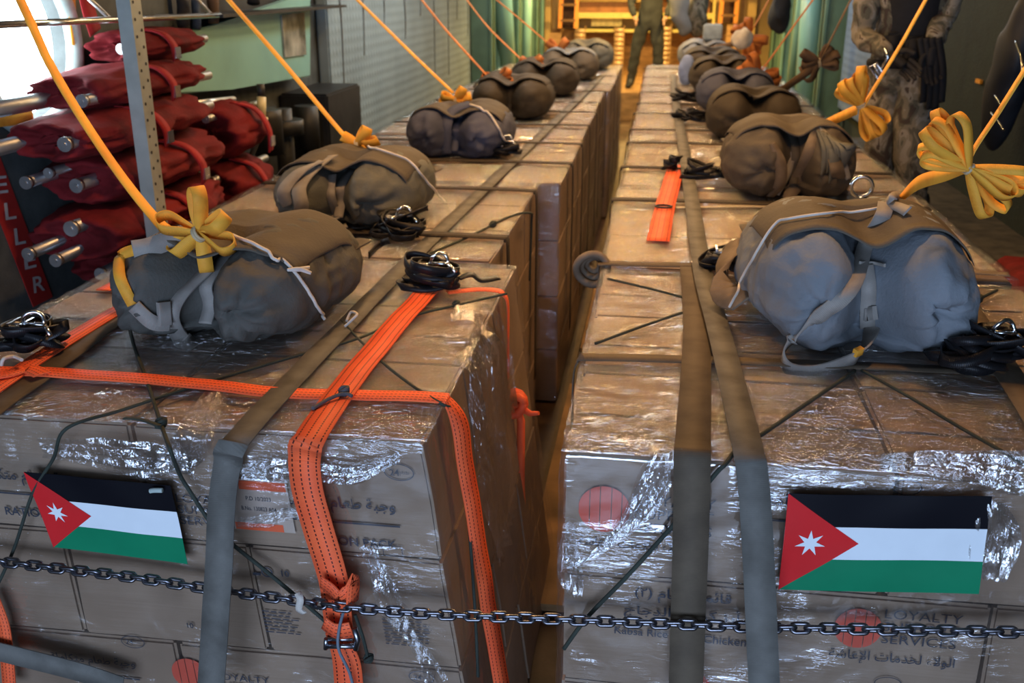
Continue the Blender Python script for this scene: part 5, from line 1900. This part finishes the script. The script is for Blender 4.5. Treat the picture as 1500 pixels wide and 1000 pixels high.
static_line([(1112, 108, 7.0), (1140, 70, 7.0), (1165, 35, 7.0), (1192, -2, 7.0)], .04, 'orange-brown static line rising past the shiny duct', m=OY)
bow('orange webbing bow hanging at the far right beside the bulkhead', aty(1096, 56, 9.6), .17, 8, 29, (-.6, 0, .6), .07, OY)
strap('static_line', [aty(1040, 72, 9.6), aty(1075, 64, 9.6), aty(1096, 56, 9.6)], .05, [(0, .3, 1)]*3, BRW, 'dark strap joining a far right pack to the far orange bow', 'strap')
static_line([(1096, 54, 9.6), (1110, 30, 9.6), (1126, 0, 9.6)], .05, 'orange-brown static line rising from the far orange bow', m=OY)
# ------------------------------------------------------------------ the forward end
YS = 17.3
def pz(x, y, Y=YS): return aty(x, y, Y)
bm = bmesh.new(); box(bm, (XL+.5, 14.3, 0), (XR-.55, YB-.01, .40)); bmesh.ops.bevel(bm, geom=bm.edges[:], offset=.015, segments=2, affect='EDGES')
tag(link('step_platform', bm, WOOD), 'low tan plywood platform in front of the bulkhead, the man stands on it', 'platform')
bm = bmesh.new()
box(bm, (pz(800, 0).x, 17.52, .4), (pz(1100, 0).x, 17.56, pz(950, 44).z))
tag(link('plywood_sheet', bm, WOOD), 'tan plywood sheet leaning along the lower bulkhead', 'board')
t = empty('bulkhead_shelving', V((pz(850, 0).x, YS, 1.3)), 'yellow-painted shelving on the bulkhead between the ladders', 'shelving')
bm = bmesh.new()
xl, xr = pz(848, 0).x, pz(1046, 0).x
for y in (44, 24, 20, -4, -40):
    z = pz(900, y).z
    box(bm, (xl, YS-.25, z-.02), (xr, YS+.15, z+.02))
for x in (xl, xr):
    box(bm, (x-.02, YS-.27, .4), (x+.02, YS-.20, 2.8))
link('frame', bm, mat('yellow_green_paint', (.60, .52, .17), .45, var=.1), t)
bm = bmesh.new(); box(bm, (pz(868, 0).x, YS-.1, pz(900, 38).z), (pz(912, 0).x, YS-.05, pz(900, 25).z)); link('cream_panel', bm, mat('cream_paint', (.70, .60, .30), .5), t)
bm = bmesh.new(); box(bm, (pz(850, 0).x, YS-.1, pz(900, 18).z), (pz(932, 0).x, YS-.05, pz(900, 3).z)); link('brown_panel', bm, mat('brown_board', (.30, .13, .05), .6), t)
bm = bmesh.new(); box(bm, (pz(965, 0).x, YS-.1, pz(900, 18).z), (pz(1040, 0).x, YS-.05, pz(900, -3).z)); link('brown_panel', bm, MATS['brown_board'], t)


def ladder(xa, xb, ytop, ybot, lab):
    A, B_ = pz(xa, ybot, 16.9), pz(xb, ybot, 16.9)
    t = empty('ladder', A, lab, 'ladder', 'orange ladders at the bulkhead')
    zt = 2.75
    for x in (A.x, B_.x):
        bm = bmesh.new()
        prism(bm, [(x-.03, 16.9, A.z), (x+.03, 16.9, A.z), (x+.03+.04, 17.1, zt), (x-.03+.04, 17.1, zt)], (0, .05, 0))
        link('rail', bm, ORP, t)
    nr = 6
    for i in range(nr):
        z = A.z+.1+(zt-A.z-.15)*i/nr
        f = (z-A.z)/(zt-A.z)
        bm = bmesh.new(); box(bm, (A.x+.04*f, 16.9+.2*f, z), (B_.x+.04*f, 16.96+.2*f, z+.035))
        link('rung', bm, mat('dark_rung', (.22, .12, .05), .6), t)
    bm = bmesh.new(); box(bm, (A.x, 17.16, A.z), (B_.x, 17.18, zt)); link('backing', bm, mat('ladder_back', (.09, .04, .02), .7), t)


ladder(820, 843, 0, 41, 'orange ladder at the bulkhead left of the shelving')
ladder(1055, 1077, 0, 34, 'orange ladder at the bulkhead right of the shelving')
for k, (x, ya, yb, lab) in enumerate(((850, 38, 62, 'roller conveyor section upright at the bulkhead, leftmost of the four'), (907, 37, 88, 'roller conveyor section upright at the bulkhead, left of the standing man'),
                                      (976, 35, 88, 'roller conveyor section upright at the bulkhead, right of the standing man'), (1040, 32, 66, 'roller conveyor section upright at the bulkhead, rightmost of the four'))):
    A, B_ = pz(x-7, yb, 17.0), pz(x+7, ya, 17.0)
    t = empty('roller_conveyor', V((A.x, 17.0, .4)), lab, 'conveyor section', 'upright roller conveyor sections')
    for xx in (A.x-.012, B_.x):
        bm = bmesh.new(); box(bm, (xx, 16.98, .4), (xx+.012, 17.06, B_.z)); link('side_rail', bm, mat('conveyor_tan', (.45, .27, .11), .5, .2), t)
    nr = 9
    for i in range(nr):
        z = .52+(B_.z-.6)*i/(nr-1)
        if z > B_.z: break
        bm = bmesh.new(); tube(bm, [(A.x, 17.0, z), (B_.x, 17.0, z)], .035, 12); link('roller', bm, mat('pale_roller', (.70, .50, .30), .4, .3), t)
# yellow-painted columns at both ends of the bulkhead
for x in (800, 1098):
    c = aty(x, 60, 17.3)
    bm = bmesh.new()
    box(bm, (c.x-.07, 17.3, 0), (c.x+.07, 17.5, 2.9))
    struct('trim_%d' % ti, bm, YELP)
    ti += 1
for x, y, lab in ((812, 70, 'tan plywood board leaning at the left end of the bulkhead'), (1070, 58, 'tan plywood board leaning below the right ladder')):
    a, b_ = aty(x-10, 90, 16.7), aty(x+9, y-22, 16.85)
    bm = bmesh.new()
    prism(bm, [(a.x, 16.6, .40), (b_.x, 16.6, .40), (b_.x+.02, 16.8, b_.z), (a.x+.02, 16.8, b_.z)], (0, .03, 0))
    tag(link('leaning_board', bm, WOOD), lab, 'board')
# hanging kit bag and black bag
c = aty(1006, 12, 12.4)
t = empty('kit_bag', V((c.x, c.y, 1.25)), 'grey kit bag with a camouflage side hanging above the right row by the man', 'bag')
for nm, dx, m, sd in (('grey_side', -.07, canvas('pale_grey_canvas', (.30, .31, .32), (.2, .21, .21)), 2), ('camouflage_side', .10, CAMO, 4)):
    bm = bmesh.new()
    bmesh.ops.create_icosphere(bm, subdivisions=4, radius=1, matrix=Matrix.Translation((c.x+dx, c.y, 1.62)) @ Matrix.Diagonal((.15, .16, .36, 1)))
    for v in bm.verts: v.co += V((noise.noise(v.co*6+V((sd, 0, 0)))*.05, 0, noise.noise(v.co*5+V((0, sd, 0)))*.04)); v.co.x += (1.62-v.co.z)*.22*(1 if dx < 0 else .3)
    link(nm, bm, m, t, True)
part_strap(t, 'hanging_strap', [(c.x, c.y, 1.9), (c.x+.02, c.y, 2.4), (c.x, c.y, 2.9)], .04, (1, 0, 0), OLIVE)
bm = bmesh.new(); c = aty(1143, 15, 11.0)
bmesh.ops.create_icosphere(bm, subdivisions=3, radius=1, matrix=Matrix.Translation(c) @ Matrix.Diagonal((.10, .10, .24, 1)))
for v in bm.verts: v.co += V((noise.noise(v.co*7), noise.noise(v.co*7+V((5, 0, 0))), noise.noise(v.co*7+V((0, 5, 0)))))*.06
tube(bm, [c+V((0, 0, .15)), c+V((.05, 0, .5)), (c.x+.3, c.y, 2.9)], .012, 6)
tag(link('black_bag', bm, BLACKC, None, True), 'black bag hanging in front of the shiny green duct', 'bag')
# black harness on the right wall
c = atx(1470, 120, XR-.16)
t = empty('harness_bag', c, 'black harness with chrome fittings hanging on the right wall at the right edge', 'harness')
bm = bmesh.new()
bmesh.ops.create_icosphere(bm, subdivisions=4, radius=1, matrix=Matrix.Translation(c+V((0.02, 0, .02))) @ Matrix.Rotation(.25, 4, 'X') @ Matrix.Diagonal((.09, .15, .42, 1)))
for v in bm.verts: v.co += V((0, noise.noise(v.co*6), noise.noise(v.co*6+V((5, 0, 0)))))*.05
link('bag', bm, mat('blue_black_cloth', (.016, .02, .028), .55), t, True)
for a, b_ in (((1452, 165), (1470, 190)), ((1458, 140), (1466, 160)), ((1488, 60), (1498, 110))):
    bm = bmesh.new(); A, B_ = atx(*a, XR-.28), atx(*b_, XR-.28)
    tube(bm, catmull([A, A.lerp(B_, .5)+V((0, -.03, 0)), B_], 6), .006, 7)
    link('chrome_fitting', bm, CHROME, t)
bm = bmesh.new(); c = atx(1434, 119, XR-.012)
box(bm, c-V((.008, .05, .012)), c+V((.008, .05, .012)))
tag(link('wall_tag', bm, YELLOW), 'small yellow tag on the dark green right wall', 'tag')

# odds and ends in the aisle
bm = bmesh.new(); c = aty(870, 392, 2.95)
for i in range(3):
    tube(bm, [V((c.x-.005, c.y-.02+i*.03, c.z))+V(((.048-.012*i)*math.cos(2*PI*q/24), .01*math.sin(4*PI*q/24), (.048-.012*i)*math.sin(2*PI*q/24))) for q in range(24)], .012, 8, True)
tag(link('webbing_roll', bm, TANW, None, True), 'small roll of olive webbing wedged in the aisle at the right bundle corner', 'strap')
for (ya, yb, x0_, x1_, lab) in ((2.6, 4.4, -.36, -.18, 'brown plywood plank lying in the aisle between the nearest bundles'), (4.9, 6.6, -.35, -.2, 'brown plywood plank lying farther along the aisle')):
    bm = bmesh.new(); box(bm, (x0_, ya, .03), (x1_, yb, .055)); tag(link('plank', bm, WOOD), lab, 'plank')
#MARK6

# ------------------------------------------------------------------ people
def skin_mesh(vd, edges, root, sub=2):
    names = list(vd)
    idx = {n_: i for i, n_ in enumerate(names)}
    me = bpy.data.meshes.new('body')
    me.from_pydata([tuple(vd[n_][0]) for n_ in names], [(idx[a], idx[b_]) for a, b_ in edges], [])
    o = bpy.data.objects.new('tmp_body', me)
    COL.objects.link(o)
    o.modifiers.new('skin', 'SKIN').use_smooth_shade = True
    sv = me.skin_vertices[0].data
    for i, n_ in enumerate(names):
        r = vd[n_][1]
        sv[i].radius = (r, r) if isinstance(r, (int, float)) else r
        sv[i].use_root = (n_ == root)
    ss = o.modifiers.new('sub', 'SUBSURF')
    ss.levels = sub
    ss.render_levels = sub
    bpy.context.view_layer.update()
    out = bpy.data.meshes.new_from_object(o.evaluated_get(bpy.context.evaluated_depsgraph_get()))
    bpy.data.objects.remove(o)
    bpy.data.meshes.remove(me)
    return out


def mesh_obj(name, me, mats, parent, pick=None):
    for m in mats:
        me.materials.append(m)
    for p in me.polygons:
        p.use_smooth = True
        if pick:
            p.material_index = pick(p.center)
    o = bpy.data.objects.new(name, me)
    COL.objects.link(o)
    o.parent = parent
    o.matrix_parent_inverse = Matrix.Translation(-parent.location)
    return o


def hand_parts(wr, d, side, normal, s=1.0):
    """vertex/edge chains of a hand: palm and five bent fingers. d = towards the fingertips, side = towards the thumb"""
    d, side, normal = V(d).normalized(), V(side).normalized(), V(normal).normalized()
    vd = {'w': (wr, .026*s), 'p1': (wr+d*.045*s, (.036*s, .020*s)), 'p2': (wr+d*.085*s, (.038*s, .018*s))}
    chains = [(vd, [('w', 'p1'), ('p1', 'p2')], 'p1')]
    for i, (off, L) in enumerate(((.030, .075), (.010, .085), (-.010, .078), (-.029, .060))):
        b0 = wr+d*.075*s+side*off*s
        v = {'a': (b0, .0095*s), 'b': (b0+d*L*.45*s+normal*.004*s, .0092*s), 'c': (b0+d*L*.78*s+normal*.016*s, .0085*s), 'd': (b0+d*L*s+normal*.032*s, .0075*s)}
        chains.append((v, [('a', 'b'), ('b', 'c'), ('c', 'd')], 'a'))
    b0 = wr+d*.03*s+side*.028*s
    v = {'a': (b0, .013*s), 'b': (b0+(d*.6+side*.7)*.035*s+normal*.008*s, .0115*s), 'c': (b0+(d*.85+side*.5)*.07*s+normal*.018*s, .0095*s)}
    chains.append((v, [('a', 'b'), ('b', 'c')], 'a'))
    return chains


def hand(parent, name, m, *args):
    bm = bmesh.new()
    for vd, ed, rt in hand_parts(*args):
        me = skin_mesh(vd, ed, rt, 2)
        bm.from_mesh(me)
        bpy.data.meshes.remove(me)
    return link(name, bm, m, parent, True)


def human(label, J, cloth, hand_mat, face_to=(0, -1, 0), boots=BLACKR, slim=1.0, extra=None):
    """J: joint positions pelvis, chest, neck, head, and sh/el/wr and hip/kn/an/toe for sides l and r"""
    feet = min(J['an_l'].z, J['an_r'].z)-.08
    t = empty('person', V((J['pelvis'].x, J['pelvis'].y, feet)), label, 'person')
    s = slim
    vd = {'pelvis': (J['pelvis'], (.155*s, .115*s)), 'waist': (J['pelvis'].lerp(J['chest'], .45), (.140*s, .105*s)), 'chest': (J['chest'], (.165*s, .120*s)),
          'neck0': (J['neck'], .062*s), 'neck1': (J['neck'].lerp(J['head'], .4), .055*s), 'head': (J['head'], (.082, .098)), 'crown': (J['head']+V((0, 0, .07)), (.074, .088))}
    ed = [('pelvis', 'waist'), ('waist', 'chest'), ('chest', 'neck0'), ('neck0', 'neck1'), ('neck1', 'head'), ('head', 'crown')]
    for q in 'lr':
        vd['sh'+q] = (J['sh_'+q], .075*s); vd['ua'+q] = (J['sh_'+q].lerp(J['el_'+q], .5), .066*s)
        vd['el'+q] = (J['el_'+q], .056*s); vd['fa'+q] = (J['el_'+q].lerp(J['wr_'+q], .5), .052*s); vd['wr'+q] = (J['wr_'+q], .036*s)
        vd['hip'+q] = (J['hip_'+q], .112*s); vd['th'+q] = (J['hip_'+q].lerp(J['kn_'+q], .5), .104*s); vd['kn'+q] = (J['kn_'+q], .080*s)
        vd['ca'+q] = (J['kn_'+q].lerp(J['an_'+q], .4), .079*s); vd['an'+q] = (J['an_'+q], .058*s)
        ed += [('chest', 'sh'+q), ('sh'+q, 'ua'+q), ('ua'+q, 'el'+q), ('el'+q, 'fa'+q), ('fa'+q, 'wr'+q),
               ('pelvis', 'hip'+q), ('hip'+q, 'th'+q), ('th'+q, 'kn'+q), ('kn'+q, 'ca'+q), ('ca'+q, 'an'+q)]
    me = skin_mesh(vd, ed, 'pelvis', 2)
    nz = J['neck'].z+.02
    for v in me.vertices:      # cloth folds, strongest at the joints
        if v.co.z < nz:
            n_ = v.normal
            v.co += n_*(.014*noise.noise(v.co*11)+.010*(1-abs(noise.noise(V((v.co.x*9, v.co.y*9, v.co.z*22))))*2))
    mesh_obj('body', me, [cloth, SKIN], t, lambda c: 1 if c.z > nz else 0)
    f = V(face_to).normalized()
    sd = V((0, 0, 1)).cross(f)
    hd = J['head']
    bm = bmesh.new()
    for k in (-1, 1):
        bmesh.ops.create_icosphere(bm, subdivisions=2, radius=.012, matrix=Matrix.Translation(hd+f*.088+sd*.032*k+V((0, 0, .012))))
    link('eyes', bm, mat('eye_white', (.5, .45, .42), .3), t, True)
    bm = bmesh.new()
    tube(bm, [hd+f*.088+V((0, 0, .015)), hd+f*.112+V((0, 0, -.022)), hd+f*.092+V((0, 0, -.03))], .013, 8)
    for k in (-1, 1):
        tube(bm, [hd+sd*.082*k+V((0, 0, .02)), hd+sd*.094*k+V((0, 0, .005)), hd+sd*.083*k+V((0, 0, -.028))], .011, 7)
    link('nose_and_ears', bm, SKIN, t)
    bm = bmesh.new()
    tube(bm, [hd+f*.090+sd*.022+V((0, 0, -.052)), hd+f*.098+V((0, 0, -.054)), hd+f*.090-sd*.022+V((0, 0, -.052))], .006, 7)
    link('mouth', bm, mat('lips', (.30, .12, .10), .5), t)
    bm = bmesh.new()
    bmesh.ops.create_icosphere(bm, subdivisions=4, radius=1, matrix=Matrix.Translation(hd+V((0, 0, .05))-f*.018) @ Matrix.Diagonal((.097, .105, .095, 1)))
    bmesh.ops.delete(bm, geom=[v for v in bm.verts if (v.co-hd).dot(f) > .05 and v.co.z < hd.z+.075], context='VERTS')
    link('hair', bm, HAIR, t, True)
    for q in 'lr':
        a, to = J['an_'+q], V(J.get('toe_'+q, f))
        to = V((to.x, to.y, 0)).normalized()
        bv = {'c': (a+V((0, 0, .13)), .066), 'a': (a, .060), 'h': (a-to*.03-V((0, 0, .045)), .046), 'm': (a+to*.09-V((0, 0, .045)), (.050, .040)), 't': (a+to*.17-V((0, 0, .052)), (.044, .034))}
        mesh_obj('boot', skin_mesh(bv, [('c', 'a'), ('a', 'h'), ('a', 'm'), ('m', 't')], 'a', 2), [boots], t)
        ar = (J['wr_'+q]-J['el_'+q]).normalized()
        hdir = V(J.get('hd_'+q, ar)).normalized()
        th = V(J.get('thumb_'+q, f))
        th = (th-hdir*th.dot(hdir)).normalized()
        hand(t, 'hand', hand_mat, J['wr_'+q], hdir, th, hdir.cross(th)*(1 if q == 'l' else -1), J.get('hs', 1.0))
    return t


# far man in dark flight suit standing on the platform, facing the camera
Yp = 15.0
fl_, fr_ = aty(924, 122, Yp), aty(968, 122, Yp)
gz = .40
hp = aty(953, 22, Yp)
pel = V((hp.x, Yp, gz+.97))
J = dict(pelvis=pel, chest=pel+V((0, 0, .40)), neck=pel+V((0, 0, .56)), head=pel+V((0, -.02, .72)),
         sh_l=pel+V((-.19, 0, .47)), el_l=pel+V((-.29, -.03, .20)), wr_l=pel+V((-.22, -.16, .03)),
         sh_r=pel+V((.19, 0, .47)), el_r=pel+V((.29, -.03, .20)), wr_r=pel+V((.22, -.16, .03)),
         hip_l=pel+V((-.095, 0, -.06)), kn_l=V((hp.x-.19, Yp-.03, gz+.52)), an_l=V((fl_.x, Yp, gz+.085)),
         hip_r=pel+V((.095, 0, -.06)), kn_r=V((hp.x+.13, Yp-.03, gz+.52)), an_r=V((hp.x+.16, Yp, gz+.085)),
         toe_l=V((-.3, -1, 0)), toe_r=V((.3, -1, 0)))
human('man in a dark flight suit standing legs apart beyond the far end of the aisle', J, SUIT, SKIN)

# soldier on the right ledge
Ys = 5.6
pc = aty(1322, 98, Ys)
pel = V((pc.x, Ys, pc.z))
gz = .60
J = dict(pelvis=pel, chest=pel+V((0, -.02, .38)), neck=pel+V((0, -.03, .56)), head=pel+V((0, -.05, .72)),
         sh_l=pel+V((-.20, 0, .46)), el_l=aty(1262, 52, Ys-.05), wr_l=aty(1302, 78, Ys-.28),
         sh_r=pel+V((.20, 0, .46)), el_r=aty(1385, 20, Ys-.05), wr_r=aty(1368, 66, Ys-.22),
         hip_l=pel+V((-.085, .03, -.04)), kn_l=aty(1286, 225, Ys+.02), an_l=V((aty(1290, 330, Ys).x, Ys+.10, gz+.085)),
         hip_r=pel+V((.085, -.02, -.04)), kn_r=aty(1328, 225, Ys-.08), an_r=V((aty(1330, 330, Ys).x+.03, Ys-.02, gz+.085)),
         hd_r=V((.05, -.05, -1)), thumb_r=V((-1, -.3, 0)), hd_l=V((.7, -.3, -.5)), thumb_l=V((.2, -.2, 1)), hs=1.25,
         toe_l=V((-.3, -1, 0)), toe_r=V((.1, -1, 0)))
for q in 'lr':     # keep the knee at a natural height
    k_ = J['kn_'+q]
    J['kn_'+q] = V((max(k_.x, 1.19), k_.y, gz+.47))
    J['an_'+q].x = max(J['an_'+q].x, 1.24)
ts = human('soldier in camouflage with a black vest and gloves standing behind the right row', J, CAMO, BLACKC, (-.4, -1, 0), slim=1.02)
# black vest over the chest, belt and pouches
vd = {'a': (pel+V((0, 0, .06)), (.170, .130)), 'b': (pel+V((0, 0, .22)), (.168, .135)), 'c': (pel+V((0, -.02, .38)), (.185, .150)), 'd': (pel+V((0, -.02, .48)), (.15, .13))}
mesh_obj('vest', skin_mesh(vd, [('a', 'b'), ('b', 'c'), ('c', 'd')], 'b', 2), [BLACKC], ts)
for i, (dx, dz) in enumerate(((-.10, .12), (0, .10), (.10, .12))):
    bm = bmesh.new()
    c = pel+V((dx, -.155, dz))
    box(bm, c-V((.04, .03, .06)), c+V((.04, .03, .06)))
    bmesh.ops.bevel(bm, geom=bm.edges[:], offset=.015, segments=3, affect='EDGES')
    link('pouch', bm, BLACKC, ts, True)
bm = bmesh.new()
tube(bm, [pel+V((.165*math.cos(2*PI*i/24), .125*math.sin(2*PI*i/24), .02)) for i in range(24)], .022, 8, True)
link('belt', bm, BLACKC, ts)
# black straps hanging from the vest on the right side
for i in range(4):
    a, b_ = (1348+i*9, 55), (1352+i*9, 165-abs(i-1.5)*10)
    bm = bmesh.new()
    A, B_ = aty(*a, Ys-.24), aty(*b_, Ys-.20)
    ribbon(bm, [A, A.lerp(B_, .5)+V((.01, -.02, 0)), B_], .034, (1, .3, 0), .008, 6)
    link('hanging_strap', bm, BLACKC, ts)
bm = bmesh.new()
q = [aty(x, y, Ys-.36) for x, y in ((1274, 98), (1284, 92), (1296, 110), (1286, 116))]
tube(bm, q, .0075, 8, True)
tube(bm, [aty(1291, 101, Ys-.36), aty(1301, 84, Ys-.36), aty(1296, 70, Ys-.36)], .0075, 8)
tube(bm, [aty(1280, 95, Ys-.36), aty(1291, 113, Ys-.36)], .005, 8)
link('chrome_buckle', bm, CHROME, ts)
#MARK7
